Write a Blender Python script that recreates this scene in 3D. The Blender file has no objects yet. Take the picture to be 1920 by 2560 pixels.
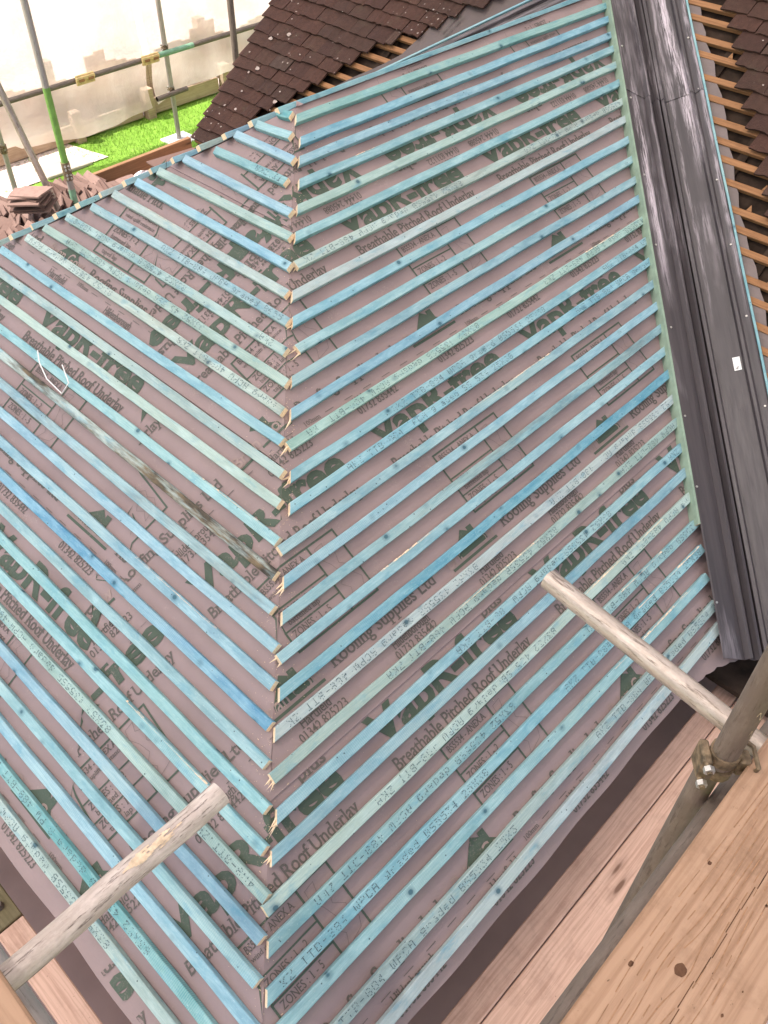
import bpy, math, random
from mathutils import Vector, Matrix
rnd = random.Random(7)
D = bpy.data
scene = bpy.context.scene
col = scene.collection
sin, cos, tan, pi = math.sin, math.cos, math.tan, math.pi

# ------------------------------------------------------------------ the roof's geometry (metres)
AR, AL, AW = 0.5670, 0.5578, 0.5965        # pitches: long face, hip end, main roof
D2 = -0.13                                  # far face starts at y = D2
LW = 2.70                                   # main roof plane meets z = 0 here
def PR(x, s, h=0.0):                        # long face: x along, s down the slope, h off it
    return Vector((x, -s*cos(AR) - h*sin(AR), -s*sin(AR) + h*cos(AR)))
def PL(y, s, h=0.0):                        # hip end
    return Vector((-s*cos(AL) - h*sin(AL), y, -s*sin(AL) + h*cos(AL)))
def PF(x, s, h=0.0):                        # far face
    return Vector((x, D2 + s*cos(AR) + h*sin(AR), -s*sin(AR) + h*cos(AR)))
def PW(y, u, h=0.0):                        # main roof, u up the slope
    return Vector((LW + u*cos(AW) - h*sin(AW), y, u*sin(AW) + h*cos(AW)))
def hipR(s): return -s*sin(AR)/tan(AL)
def hipL(s): return -s*sin(AL)/tan(AR)
def farhip(s): return D2 - hipL(s)
def valx(s): return LW - s*sin(AR)/tan(AW)
_a = Vector((-sin(AR)/tan(AL), 1)).normalized()
_b = Vector((-sin(AL)/tan(AR), 1)).normalized()
def fold(x, s):                             # a point of the long face's sheet, folded over the hip
    al = x*_a.x + s*_a.y; pe = x*_a.y - s*_a.x
    if pe >= 0: return None
    return (al*_b.x - pe*_b.y, al*_b.y + pe*_b.x, -pe)

# ------------------------------------------------------------------ helpers
class MB:
    def __init__(s): s.v=[]; s.f=[]; s.m=[]
    def quad(s, a, b, c, d, mi=0):
        i=len(s.v); s.v += [tuple(a),tuple(b),tuple(c),tuple(d)]; s.f.append((i,i+1,i+2,i+3)); s.m.append(mi)
    def poly(s, pts, mi=0):
        i=len(s.v); s.v += [tuple(p) for p in pts]; s.f.append(tuple(range(i,i+len(pts)))); s.m.append(mi)
    def add(s, vs, fs, mi=0):
        i=len(s.v); s.v += [tuple(p) for p in vs]
        for f in fs: s.f.append(tuple(i+k for k in f)); s.m.append(mi)
    def box(s, c, size, rot=None, mi=0, bev=0.0):
        x,y,z=[q/2 for q in size]; c=Vector(c)
        if bev:
            b=bev; P=[]
            for sz in (-1,1):
                for sy in (-1,1):
                    for sx in (-1,1):
                        P.append(Vector((sx*(x-b),sy*(y-b),sz*z))); P.append(Vector((sx*(x-b),sy*y,sz*(z-b)))); P.append(Vector((sx*x,sy*(y-b),sz*(z-b))))
            def k(sx,sy,sz,t): return ((sz>0)*4+(sy>0)*2+(sx>0))*3+t
            F=[[k(-1,-1,1,0),k(1,-1,1,0),k(1,1,1,0),k(-1,1,1,0)],[k(-1,1,-1,0),k(1,1,-1,0),k(1,-1,-1,0),k(-1,-1,-1,0)],
               [k(-1,-1,-1,1),k(1,-1,-1,1),k(1,-1,1,1),k(-1,-1,1,1)],[k(1,1,-1,1),k(-1,1,-1,1),k(-1,1,1,1),k(1,1,1,1)],
               [k(1,-1,-1,2),k(1,1,-1,2),k(1,1,1,2),k(1,-1,1,2)],[k(-1,1,-1,2),k(-1,-1,-1,2),k(-1,-1,1,2),k(-1,1,1,2)]]
            for sy in (-1,1):
                for sz in (-1,1): F.append([k(-1,sy,sz,0),k(1,sy,sz,0),k(1,sy,sz,1),k(-1,sy,sz,1)])
            for sx in (-1,1):
                for sz in (-1,1): F.append([k(sx,-1,sz,0),k(sx,1,sz,0),k(sx,1,sz,2),k(sx,-1,sz,2)])
                for sy in (-1,1): F.append([k(sx,sy,-1,1),k(sx,sy,1,1),k(sx,sy,1,2),k(sx,sy,-1,2)])
                for sy in (-1,1):
                    for sz in (-1,1): F.append([k(sx,sy,sz,0),k(sx,sy,sz,1),k(sx,sy,sz,2)])
        else:
            P=[Vector((sx*x,sy*y,sz*z)) for sz in (-1,1) for sy in (-1,1) for sx in (-1,1)]
            F=[(0,2,3,1),(4,5,7,6),(0,1,5,4),(2,6,7,3),(0,4,6,2),(1,3,7,5)]
        if rot is not None: P=[rot @ p for p in P]
        s.add([p+c for p in P], F, mi)
    def tube(s, pts, r, n=14, mi=0, caps=True, hollow=0.0, mcap=None):
        pts=[Vector(p) for p in pts]; base=len(s.v)
        t0=(pts[1]-pts[0]).normalized()
        up=Vector((0,0,1)) if abs(t0.z)<.9 else Vector((1,0,0))
        a=t0.cross(up).normalized(); b=a.cross(t0)
        for i,p in enumerate(pts):
            t=((pts[min(i+1,len(pts)-1)]-pts[max(i-1,0)])).normalized()
            a=(a-t*a.dot(t)).normalized(); b=a.cross(t)
            rr=r[i] if isinstance(r,(list,tuple)) else r
            for k in range(n):
                w=2*pi*k/n; s.v.append(tuple(p+a*(rr*cos(w))+b*(rr*sin(w))))
        for i in range(len(pts)-1):
            for k in range(n):
                s.f.append((base+i*n+k,base+i*n+(k+1)%n,base+(i+1)*n+(k+1)%n,base+(i+1)*n+k)); s.m.append(mi)
        mc=mi if mcap is None else mcap
        for e,(i,sg) in enumerate(((0,-1),(len(pts)-1,1))):
            if not caps: break
            if hollow:
                rr=r[i] if isinstance(r,(list,tuple)) else r
                t=(pts[1]-pts[0] if i==0 else pts[-1]-pts[-2]).normalized()
                o=base+i*n; j=len(s.v)
                cen=pts[i]
                for k in range(n):
                    q=Vector(s.v[o+k]); s.v.append(tuple(cen+(q-cen)*hollow))
                for k in range(n):
                    q=Vector(s.v[o+k]); s.v.append(tuple(cen+(q-cen)*hollow*.98-t*sg*.09))
                for k in range(n):
                    k2=(k+1)%n
                    s.f.append((o+k,o+k2,j+k2,j+k)); s.m.append(mi)
                    s.f.append((j+k,j+k2,j+n+k2,j+n+k)); s.m.append(mc)
                s.f.append(tuple(j+n+k for k in range(n))); s.m.append(mc)
            else:
                s.f.append(tuple(base+i*n+k for k in range(n))); s.m.append(mc)
    def build(s, name, mats, parent=None, smooth=False, matrix=None, **kw):
        me=D.meshes.new(name); me.from_pydata(s.v,[],s.f)
        if not isinstance(mats,(list,tuple)): mats=[mats]
        for m in mats: me.materials.append(m)
        me.polygons.foreach_set('material_index', s.m)
        if smooth:
            me.polygons.foreach_set('use_smooth',[True]*len(s.f))
        me.validate(); me.update()
        o=D.objects.new(name, me); col.objects.link(o)
        if matrix is not None: o.matrix_world=matrix
        if parent: o.parent=parent
        if smooth and kw.get('auto',True):
            try: me.set_sharp_from_angle(angle=0.7)
            except Exception: pass
        return o
def tag(o, label=None, cat=None, group=None, kind=None):
    if label: o['label']=label
    if cat: o['category']=cat
    if group: o['group']=group
    o['kind']=kind or 'thing'
    return o
def empty(name, loc=(0,0,0)):
    o=D.objects.new(name,None); o.empty_display_size=.1; col.objects.link(o); o.location=loc; return o
def adopt(child, root):                     # parent without moving
    child.parent=root; child.matrix_parent_inverse=Matrix.Translation(Vector(root.location)).inverted()
    return child
def frame(o, x, z):                         # matrix from origin, local X and local Z
    x=Vector(x).normalized(); z=Vector(z); z=(z-x*z.dot(x)).normalized(); y=z.cross(x)
    m=Matrix.Identity(4)
    for i in range(3): m[i][0]=x[i]; m[i][1]=y[i]; m[i][2]=z[i]; m[i][3]=o[i]
    return m

# ------------------------------------------------------------------ materials
class NT:
    def __init__(s, name, rough=.7, spec=.3):
        s.mat=D.materials.new(name); s.mat.use_nodes=True; s.t=s.mat.node_tree; s.t.nodes.clear()
        s.out=s.n('ShaderNodeOutputMaterial'); s.b=s.n('ShaderNodeBsdfPrincipled')
        s.t.links.new(s.b.outputs[0], s.out.inputs[0])
        s.b.inputs['Roughness'].default_value=rough; s.b.inputs['Specular IOR Level'].default_value=spec
    def n(s, typ, **k):
        nd=s.t.nodes.new(typ)
        for a,b in k.items(): setattr(nd,a,b)
        return nd
    def l(s,a,b): s.t.links.new(a,b)
    def setin(s, sock, v):
        if hasattr(v,'is_output'): s.l(v,sock)
        elif v is not None:
            try: sock.default_value=v
            except Exception: sock.default_value=(*v,1) if len(v)==3 else v
    def coord(s, kind='Object', scale=(1,1,1), rand=False):
        tc=s.n('ShaderNodeTexCoord'); src=tc.outputs[kind]
        if rand:
            oi=s.n('ShaderNodeObjectInfo'); mu=s.n('ShaderNodeMath',operation='MULTIPLY'); s.l(oi.outputs['Random'],mu.inputs[0]); mu.inputs[1].default_value=37.0
            va=s.n('ShaderNodeVectorMath',operation='ADD'); s.l(src,va.inputs[0]); s.l(mu.outputs[0],va.inputs[1]); src=va.outputs[0]
        mp=s.n('ShaderNodeMapping'); s.l(src,mp.inputs[0]); mp.inputs['Scale'].default_value=scale
        return mp.outputs[0]
    def noise(s, vec, scale=5, detail=4, rough=.55, dist=0.0):
        nd=s.n('ShaderNodeTexNoise'); s.l(vec,nd.inputs['Vector']); nd.inputs['Scale'].default_value=scale
        nd.inputs['Detail'].default_value=detail; nd.inputs['Roughness'].default_value=rough; nd.inputs['Distortion'].default_value=dist
        return nd.outputs['Fac']
    def voro(s, vec, scale=5, rand=1.0):
        nd=s.n('ShaderNodeTexVoronoi'); s.l(vec,nd.inputs['Vector']); nd.inputs['Scale'].default_value=scale; nd.inputs['Randomness'].default_value=rand
        return nd
    def ramp(s, fac, stops, interp='LINEAR'):
        nd=s.n('ShaderNodeValToRGB'); s.l(fac,nd.inputs[0]); cr=nd.color_ramp; cr.interpolation=interp
        while len(cr.elements)>1: cr.elements.remove(cr.elements[-1])
        for i,(p,c) in enumerate(stops):
            if not isinstance(c,(tuple,list)): c=(c,c,c)
            e=cr.elements[0] if i==0 else cr.elements.new(p)
            e.position=p; e.color=(*c,1)
        return nd.outputs[0]
    def mix(s, fac, a, b, mode='MIX'):
        nd=s.n('ShaderNodeMix',data_type='RGBA',blend_type=mode)
        s.setin(nd.inputs[0],fac); s.setin(nd.inputs[6],a); s.setin(nd.inputs[7],b); return nd.outputs[2]
    def math(s, op, a, b=0.0, clamp=False):
        nd=s.n('ShaderNodeMath',operation=op); nd.use_clamp=clamp; s.setin(nd.inputs[0],a); s.setin(nd.inputs[1],b); return nd.outputs[0]
    def color(s,v): s.setin(s.b.inputs['Base Color'],v)
    def bump(s, h, strength=.3, dist=.01):
        nd=s.n('ShaderNodeBump'); s.l(h,nd.inputs['Height']); nd.inputs['Strength'].default_value=strength; nd.inputs['Distance'].default_value=dist
        s.l(nd.outputs[0], s.b.inputs['Normal'])

def simple(name, c, rough=.7, spec=.3, var=.12, scale=20, bump=0.0, metal=0.0):
    m=NT(name,rough,spec); v=m.coord('Object'); f=m.noise(v,scale,5)
    lo=tuple(q*(1-var) for q in c); hi=tuple(min(1,q*(1+var)) for q in c)
    m.color(m.ramp(f,[(.3,lo),(.7,hi)])); m.b.inputs['Metallic'].default_value=metal
    if bump: m.bump(f,bump,.004)
    return m.mat

# underlay: mauve non-woven sheet with scuffs
def mat_underlay(name, base, dust=True):
    m=NT(name,.62,.32); v=m.coord('Object')
    f=m.noise(v,3.0,5,.6); f2=m.noise(v,900,2)
    c=m.ramp(f,[(.3,tuple(q*.9 for q in base)),(.7,tuple(q*1.08 for q in base))])
    c=m.mix(m.math('MULTIPLY',f2,.16),c,(.09,.065,.06))
    if dust:
        d=m.noise(v,5,6,.7); d2=m.noise(v,160,4,.8)
        mk=m.math('MULTIPLY',m.ramp(d,[(.60,0.),(.74,1.)]),m.ramp(d2,[(.50,0.),(.62,1.)]))
        c=m.mix(m.math('MULTIPLY',mk,.55),c,(.55,.46,.38))
    m.color(c); b=m.noise(v,9,4,.55,.6); m.bump(m.math('ADD',m.math('MULTIPLY',f2,.06),b),.42,.010)
    return m.mat
UND=mat_underlay('UnderlaySheet',(.305,.226,.222))
UNDD=mat_underlay('UnderlayDark',(.125,.098,.094),False)
UNDM=mat_underlay('UnderlayGrey',(.19,.15,.142))
def mat_ink(name, c, wear=.42):
    m=NT(name,.6,.25); v=m.coord('Object'); f=m.noise(v,130,5,.75); g=m.noise(v,9,4,.6)
    k=m.math('MULTIPLY',m.ramp(f,[(.52,0.),(.66,1.)]),m.ramp(g,[(.45,0.),(.7,1.)]))
    m.color(m.mix(m.math('MULTIPLY',k,wear*1.6),c,(.30,.23,.21)))
    return m.mat
INK=mat_ink('PrintGreen',(.070,.096,.070)); INKT=mat_ink('PrintGrey',(.112,.100,.088)); INKL=simple('PrintLight',(.30,.225,.205),.6)
# treated battens
def mat_batten():
    m=NT('TreatedBatten',.72,.25)
    oi=m.n('ShaderNodeObjectInfo'); tint=oi.outputs['Color']; stain=oi.outputs['Alpha']
    v=m.coord('Object',(1,1,1),True)
    vl=m.coord('Object',(7,20,20),True); vg=m.coord('Object',(9,210,210),True)
    blot=m.noise(vl,1.0,7,.66,.25); fine=m.noise(vg,1.0,5,.65); big=m.noise(m.coord('Object',(1.6,5,5),True),1.0,3)
    hs=m.n('ShaderNodeHueSaturation'); m.l(tint,hs.inputs['Color']); hs.inputs['Hue'].default_value=.51; hs.inputs['Saturation'].default_value=.98; hs.inputs['Value'].default_value=.72
    c=m.mix(m.ramp(blot,[(.36,0.),(.64,1.)]),hs.outputs[0],m.mix(.40,tint,(.44,.56,.59)))
    c=m.mix(m.ramp(big,[(.47,0.),(.66,.85)]),c,m.mix(.55,tint,(.40,.49,.45)))
    deep=m.noise(m.coord('Object',(9,26,26),True),1.0,5,.62,.2)
    c=m.mix(m.ramp(deep,[(.54,0.),(.72,.62)]),c,(.085,.28,.39))
    c=m.mix(m.math('MULTIPLY',m.ramp(fine,[(.36,1.),(.58,0.)]),.46),c,m.mix(.5,tint,(.05,.15,.2)))
    sp=m.noise(m.coord('Object',(110,230,230),True),1.0,4,.75)                # flecks
    c=m.mix(m.ramp(sp,[(.60,0.),(.74,.7)]),c,(.60,.66,.62))
    sw=m.n('ShaderNodeTexWave',bands_direction='X'); m.l(m.coord('Object',(1,1,1),True),sw.inputs['Vector']); sw.inputs['Scale'].default_value=42; sw.inputs['Distortion'].default_value=1.2; sw.inputs['Detail'].default_value=2
    swm=m.noise(m.coord('Object',(1.3,1.3,1.3),True),1.0,1)                  # saw marks here and there
    c=m.mix(m.math('MULTIPLY',m.math('MULTIPLY',sw.outputs['Fac'],m.ramp(swm,[(.54,0.),(.62,1.)])),.22),c,(.50,.60,.58))
    kv=m.voro(m.coord('Object',(13,15,15),True),1.0); sx=m.n('ShaderNodeSeparateColor'); m.l(kv.outputs['Color'],sx.inputs[0])
    kn=m.math('MULTIPLY',m.ramp(kv.outputs['Distance'],[(.0,1.),(.10,1.),(.15,.45),(.30,0.)]),m.ramp(sx.outputs[0],[(.74,0.),(.75,1.)]))
    c=m.mix(m.math('MULTIPLY',kn,.85),c,(.022,.085,.125))
    nv=m.voro(m.coord('Object',(40,40,40),True),1.0); sy=m.n('ShaderNodeSeparateColor'); m.l(nv.outputs['Color'],sy.inputs[0])
    c=m.mix(m.math('MULTIPLY',m.math('MULTIPLY',m.ramp(nv.outputs['Distance'],[(.0,1.),(.09,1.),(.14,0.)]),m.ramp(sy.outputs[0],[(.78,0.),(.79,1.)])),.8),c,(.03,.05,.06))
    st=m.noise(m.coord('Object',(3.2,22,22),True),1.0,5,.65)
    sx_=m.n('ShaderNodeSeparateXYZ'); m.l(m.coord('Object'),sx_.inputs[0])
    sk=m.math('MULTIPLY',m.math('MULTIPLY',m.ramp(st,[(.40,0.),(.58,1.)]),m.ramp(sx_.outputs[0],[(.55,0.10),(.95,1.)])),stain)
    c=m.mix(sk,c,m.ramp(blot,[(.4,(.030,.022,.016)),(.62,(.17,.115,.06))]))
    m.color(c); m.bump(m.math('ADD',fine,m.math('MULTIPLY',sp,.5)),.5,.0018)
    return m.mat
BAT=mat_batten()
ENDG=simple('CutEndGrain',(.82,.63,.45),.8,.2,.16,140,.3)
BINK=simple('BattenInk',(.075,.115,.135),.7,.2,.3,200)
PALEG=simple('PaleGreenBatten',(.27,.36,.28),.75,.2,.2,12,.2)
def mat_wood(name, lo, hi, dark, knots=(2.0,9,9), rough=.75, grain=(1.3,26,26), dirt=.35):
    m=NT(name,rough,.22); v=m.coord('Object',grain,True); 
    w=m.n('ShaderNodeTexWave',bands_direction='Y',wave_profile='SIN'); m.l(m.coord('Object',(.16*grain[0]/1.3,.75,.75),True),w.inputs['Vector'])
    w.inputs['Scale'].default_value=22; w.inputs['Distortion'].default_value=16; w.inputs['Detail'].default_value=4; w.inputs['Detail Scale'].default_value=.45
    f=m.noise(v,1.0,5,.6,.2)
    c=m.mix(f,lo,hi); c=m.mix(m.math('MULTIPLY',m.ramp(w.outputs['Fac'],[(.0,1.),(.45,0.)]),.20),c,dark)
    f2=m.noise(m.coord('Object',(3,90,90),True),1.0,5,.65); c=m.mix(m.math('MULTIPLY',m.ramp(f2,[(.36,1.),(.56,0.)]),.38),c,dark)
    dk=m.noise(m.coord('Object',(70,90,90),True),1.0,3,.6); c=m.mix(m.ramp(dk,[(.70,0.),(.76,.75)]),c,tuple(q*.35 for q in dark))
    g=m.noise(m.coord('Object',(5,5,5),True),1.0,6,.7)
    c=m.mix(m.math('MULTIPLY',m.ramp(g,[(.5,0.),(.72,1.)]),dirt),c,tuple(q*.55 for q in dark))
    kv=m.voro(m.coord('Object',knots,True),1.0)
    c=m.mix(m.ramp(kv.outputs['Distance'],[(.0,.9),(.06,.9),(.10,.25),(.2,0.)]),c,tuple(q*.5 for q in dark))
    m.color(c); m.bump(f,.3,.002); return m.mat
BOARD=mat_wood('ScaffoldBoard',(.34,.21,.135),(.43,.285,.195),(.17,.085,.045),dirt=.55)
BOARDL=mat_wood('LowerBoard',(.62,.40,.30),(.72,.49,.38),(.33,.17,.11),dirt=.35)
OLDB=mat_wood('OldBatten',(.27,.125,.055),(.42,.22,.105),(.12,.055,.025),(1.5,18,18),grain=(2,60,60))
TOE=mat_wood('ToeBoardFace',(.24,.125,.065),(.34,.19,.105),(.14,.07,.035),dirt=.2)
FENCE=mat_wood('FenceTimber',(.42,.31,.22),(.55,.42,.31),(.25,.16,.1),dirt=.3)
def mat_tube(name, base, dark, chalk=None, rough=.5, metal=.35):
    m=NT(name,rough,.5); vl=m.coord('Object',(5,75,75),True); v=m.coord('Object',(14,34,34),True)
    f=m.noise(vl,1.0,6,.68,.3); g=m.noise(v,1.0,5,.7)
    c=m.mix(m.ramp(f,[(.3,0.),(.72,1.)]),tuple(q*.8 for q in base),base)
    if chalk: c=m.mix(m.ramp(g,[(.45,0.),(.7,.7)]),c,chalk)
    st=m.noise(m.coord('Object',(13,110,110),True),1.0,6,.74)
    c=m.mix(m.ramp(st,[(.545,0.),(.63,.85)]),c,dark)
    m.color(c); m.b.inputs['Metallic'].default_value=metal; m.bump(m.math('ADD',f,m.math('MULTIPLY',st,.6)),.5,.003)
    return m.mat
TUBEG=mat_tube('WeatheredTube',(.43,.365,.32),(.15,.115,.095),(.60,.53,.48),.42,.45)
TUBEW=mat_tube('ChalkyTube',(.47,.40,.36),(.10,.075,.07),(.70,.62,.575),.9,0.0)
TUBED=mat_tube('GrimyTube',(.155,.118,.095),(.085,.06,.047),(.215,.17,.138),.6,.1)
TUBEF=mat_tube('GalvanisedTube',(.42,.38,.36),(.22,.19,.17),None,.45,.4)
GREENP=simple('GreenTubePaint',(.155,.30,.065),.5,.4,.25,16)
TEALP=simple('FadedTealPaint',(.18,.33,.22),.55,.4,.25,18)
BRASS=simple('ZincCoupler',(.185,.135,.085),.62,.4,.6,60,.5,.35)
CLIP=simple('TimberClip',(.62,.46,.22),.7,.3,.25,30)
STEEL=simple('BrightSteel',(.52,.50,.47),.38,.5,.2,50,0,.7)
WHITEP=simple('WhitePlastic',(.80,.80,.80),.4,.5,.04,20)
CREAM=simple('DriedCement',(.60,.47,.34),.9,.1,.25,70,.4)
# GRP valley
def mat_grp():
    m=NT('ValleyGrp',.30,.40); vl=m.coord('Object',(1.1,20,20)); f=m.noise(vl,1.0,6,.7,.2)
    g=m.noise(m.coord('Object',(7,130,130)),1.0,5,.75); k=m.noise(m.coord('Object',(1.6,5,5)),1.0,3)
    c=m.ramp(f,[(.3,(.044,.037,.041)),(.68,(.080,.068,.073))])
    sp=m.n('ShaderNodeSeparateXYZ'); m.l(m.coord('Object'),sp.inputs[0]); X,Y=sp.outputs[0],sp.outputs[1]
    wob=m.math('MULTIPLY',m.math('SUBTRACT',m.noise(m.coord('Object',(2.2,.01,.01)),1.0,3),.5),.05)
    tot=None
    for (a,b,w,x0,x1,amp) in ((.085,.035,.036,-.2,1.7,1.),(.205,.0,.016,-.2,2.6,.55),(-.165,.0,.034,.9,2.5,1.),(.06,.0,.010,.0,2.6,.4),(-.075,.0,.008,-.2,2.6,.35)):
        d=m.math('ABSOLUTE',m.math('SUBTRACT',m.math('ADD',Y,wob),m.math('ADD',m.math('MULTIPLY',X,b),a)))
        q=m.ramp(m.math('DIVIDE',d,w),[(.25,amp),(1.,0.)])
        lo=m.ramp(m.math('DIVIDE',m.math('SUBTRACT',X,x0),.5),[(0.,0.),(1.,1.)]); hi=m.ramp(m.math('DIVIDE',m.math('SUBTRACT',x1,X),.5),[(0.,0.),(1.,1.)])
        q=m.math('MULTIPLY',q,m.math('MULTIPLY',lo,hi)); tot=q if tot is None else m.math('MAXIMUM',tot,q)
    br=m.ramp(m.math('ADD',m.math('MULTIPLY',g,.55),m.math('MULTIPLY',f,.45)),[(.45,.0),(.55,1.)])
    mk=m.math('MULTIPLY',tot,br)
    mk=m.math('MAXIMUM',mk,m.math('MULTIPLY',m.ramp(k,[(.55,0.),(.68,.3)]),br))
    c=m.mix(mk,c,(.60,.53,.58))  # the trough's white reflections painted in as pale streaks, along with dry dust
    m.color(c); m.setin(m.b.inputs['Roughness'],m.ramp(g,[(.3,.34),(.7,.58)])); m.bump(m.math('ADD',m.math('MULTIPLY',g,.5),f),.3,.002); return m.mat
GRP=mat_grp()
# clay tiles, one tint per tile
def mat_tile():
    m=NT('ClayTile',.85,.2); gi=m.n('ShaderNodeNewGeometry'); r=gi.outputs['Random Per Island']
    v=m.coord('Object'); f=m.noise(v,34,7,.75); 
    c=m.ramp(r,[(0.,(.068,.035,.028)),(.35,(.092,.044,.032)),(.7,(.070,.039,.030)),(.92,(.105,.052,.036)),(1.,(.085,.060,.050))])
    c=m.mix(m.math('MULTIPLY',m.ramp(f,[(.35,1.),(.65,0.)]),.5),c,(.028,.016,.013))
    li=m.voro(v,26); a=m.noise(v,3.2,3); b=m.noise(v,120,3)
    d=m.math('ADD',li.outputs['Distance'],m.math('MULTIPLY',m.math('SUBTRACT',b,.5),.5))
    pos=m.n('ShaderNodeSeparateXYZ'); m.l(m.coord('Object'),pos.inputs[0])
    c=m.mix(m.math('MULTIPLY',m.ramp(d,[(.11,1.),(.17,0.)]),m.ramp(a,[(.54,0.),(.60,.85)])),c,(.50,.42,.37))
    mo=m.noise(v,9,5,.7); c=m.mix(m.ramp(mo,[(.58,0.),(.75,.5)]),c,(.085,.07,.045))
    m.color(c); m.bump(m.math('ADD',f,m.math('MULTIPLY',b,.5)),1.0,.005); return m.mat
TILE=mat_tile()
LICH=simple('LichenPatch',(.42,.34,.30),.95,.1,.3,90,.3)
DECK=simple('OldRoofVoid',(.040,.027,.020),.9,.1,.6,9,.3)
SLATE=None
def mat_slate():
    m=NT('ReclaimedTileBack',.85,.2); oi=m.n('ShaderNodeObjectInfo'); v=m.coord('Object',(1,1,1),True); f=m.noise(v,22,6,.7)
    c=m.mix(oi.outputs['Random'],(.095,.055,.045),(.25,.165,.14)); c=m.mix(m.ramp(f,[(.5,0.),(.75,.6)]),c,(.12,.07,.055)); m.color(c); m.bump(f,.5,.003); return m.mat
SLATE=mat_slate()
def mat_grass():
    m=NT('LawnGrass',.75,.2); v=m.coord('Object'); f=m.noise(v,2.2,5,.6); g=m.noise(v,30,5,.7)
    c=m.ramp(f,[(.3,(.15,.29,.03)),(.55,(.22,.40,.05)),(.75,(.38,.46,.16))]); c=m.mix(m.math('MULTIPLY',g,.35),c,(.05,.13,.012))
    m.color(c); m.bump(g,.6,.02); return m.mat
GRASS=mat_grass()
BLADE=simple('GrassBlade',(.26,.42,.07),.6,.3,.4,1.2)
GRAVEL=simple('PinkGravel',(.62,.52,.46),.9,.1,.5,45,.6)
PALESLAB=simple('PaleSlab',(.42,.38,.31),.85,.2,.1,8)
SOIL=simple('DarkSoil',(.46,.35,.315),.95,.1,.12,3,.1)
BRICK=simple('HouseBrick',(.42,.30,.25),.9,.1,.3,12,.2)
def mat_sheet(name, tr, rough_noise=3.0, lo=(.70,.52,.44), hi=(.86,.74,.66)):
    m=NT(name); m.t.nodes.remove(m.b)
    v=m.coord('Object'); f=m.noise(v,1.6,3,.6); w=m.noise(v,rough_noise,5,.6)
    c=m.ramp(f,[(.35,lo),(.65,hi)])
    tl=m.n('ShaderNodeBsdfTranslucent'); df=m.n('ShaderNodeBsdfDiffuse'); ts=m.n('ShaderNodeBsdfTransparent'); gl=m.n('ShaderNodeBsdfGlossy')
    m.l(c,tl.inputs[0]); m.l(c,df.inputs[0]); gl.inputs['Roughness'].default_value=.35
    bp=m.n('ShaderNodeBump'); m.l(w,bp.inputs['Height']); bp.inputs['Strength'].default_value=.5; bp.inputs['Distance'].default_value=.05
    for q in (tl,df,gl): m.l(bp.outputs[0],q.inputs['Normal'])
    a=m.n('ShaderNodeMixShader'); a.inputs[0].default_value=.5; m.l(tl.outputs[0],a.inputs[1]); m.l(df.outputs[0],a.inputs[2])
    b=m.n('ShaderNodeMixShader'); b.inputs[0].default_value=.06; m.l(a.outputs[0],b.inputs[1]); m.l(gl.outputs[0],b.inputs[2])
    e=m.n('ShaderNodeMixShader'); e.inputs[0].default_value=tr; m.l(b.outputs[0],e.inputs[1]); m.l(ts.outputs[0],e.inputs[2])
    m.l(e.outputs[0],m.out.inputs[0]); return m.mat
SHEET=mat_sheet('CloudyPlasticSheet',.30)
SHADE_SHEET=mat_sheet('RoofSheeting',.10,3.0,(.88,.76,.72),(.96,.90,.88))  # for the unseen sheet added overhead as shade
FOIL=simple('CrinkledFoil',(.62,.55,.55),.32,.6,.3,30,.9,.6)
SAWD=simple('Sawdust',(.72,.55,.36),.95,.1,.2,60)

# ------------------------------------------------------------------ lettering (flat meshes in font units)
_glyphs={}
def word(txt, bold=0.0, serif=False):
    key=(txt,bold,serif)
    if key in _glyphs: return _glyphs[key]
    cu=D.curves.new('t','FONT'); cu.body=txt; cu.size=1.0; cu.offset=bold; cu.resolution_u=3; cu.fill_mode='FRONT'
    ob=D.objects.new('t',cu); col.objects.link(ob); bpy.context.view_layer.update()
    me=ob.evaluated_get(bpy.context.evaluated_depsgraph_get()).to_mesh()
    V=[(v.co.x,v.co.y) for v in me.vertices]; F=[tuple(p.vertices) for p in me.polygons]
    ob.evaluated_get(bpy.context.evaluated_depsgraph_get()).to_mesh_clear()
    D.objects.remove(ob); D.curves.remove(cu)
    if serif:                                  # slab feet on the ends of the stems
        cnt={}
        for f in F:
            for i in range(len(f)):
                a,b=f[i],f[(i+1)%len(f)]; cnt.setdefault((min(a,b),max(a,b)),[]).append(f)
        ex=[]
        for (a,b),fs in cnt.items():
            if len(fs)!=1: continue
            (xa,ya),(xb,yb)=V[a],V[b]
            if abs(ya-yb)>.004 or not .05<abs(xa-xb)<.19: continue
            cy=sum(V[k][1] for k in fs[0])/len(fs[0]); x0,x1=min(xa,xb),max(xa,xb); y=ya
            up=cy<y
            if up and x1-x0>.15 : continue
            y2=y-.05 if up else y+.05
            ex.append(((x0-.085,y),(x0,y),(x1+(.0 if up else .085),y),(x1,y2),(x0,y2),up))
        for a,b,c,d,e,up in ex:
            i=len(V); x0=a[0]; x1=c[0]; yy=a[1]; y2=d[1]
            V+=[(x0,yy),(x1,yy),(x1,y2),(x0,y2)]; F.append((i,i+1,i+2,i+3))
    xs=[p[0] for p in V]; x0=min(xs); W=max(xs)-x0
    V=[(p[0]-x0,p[1]) for p in V]
    _glyphs[key]=(V,F,W); return _glyphs[key]

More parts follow.
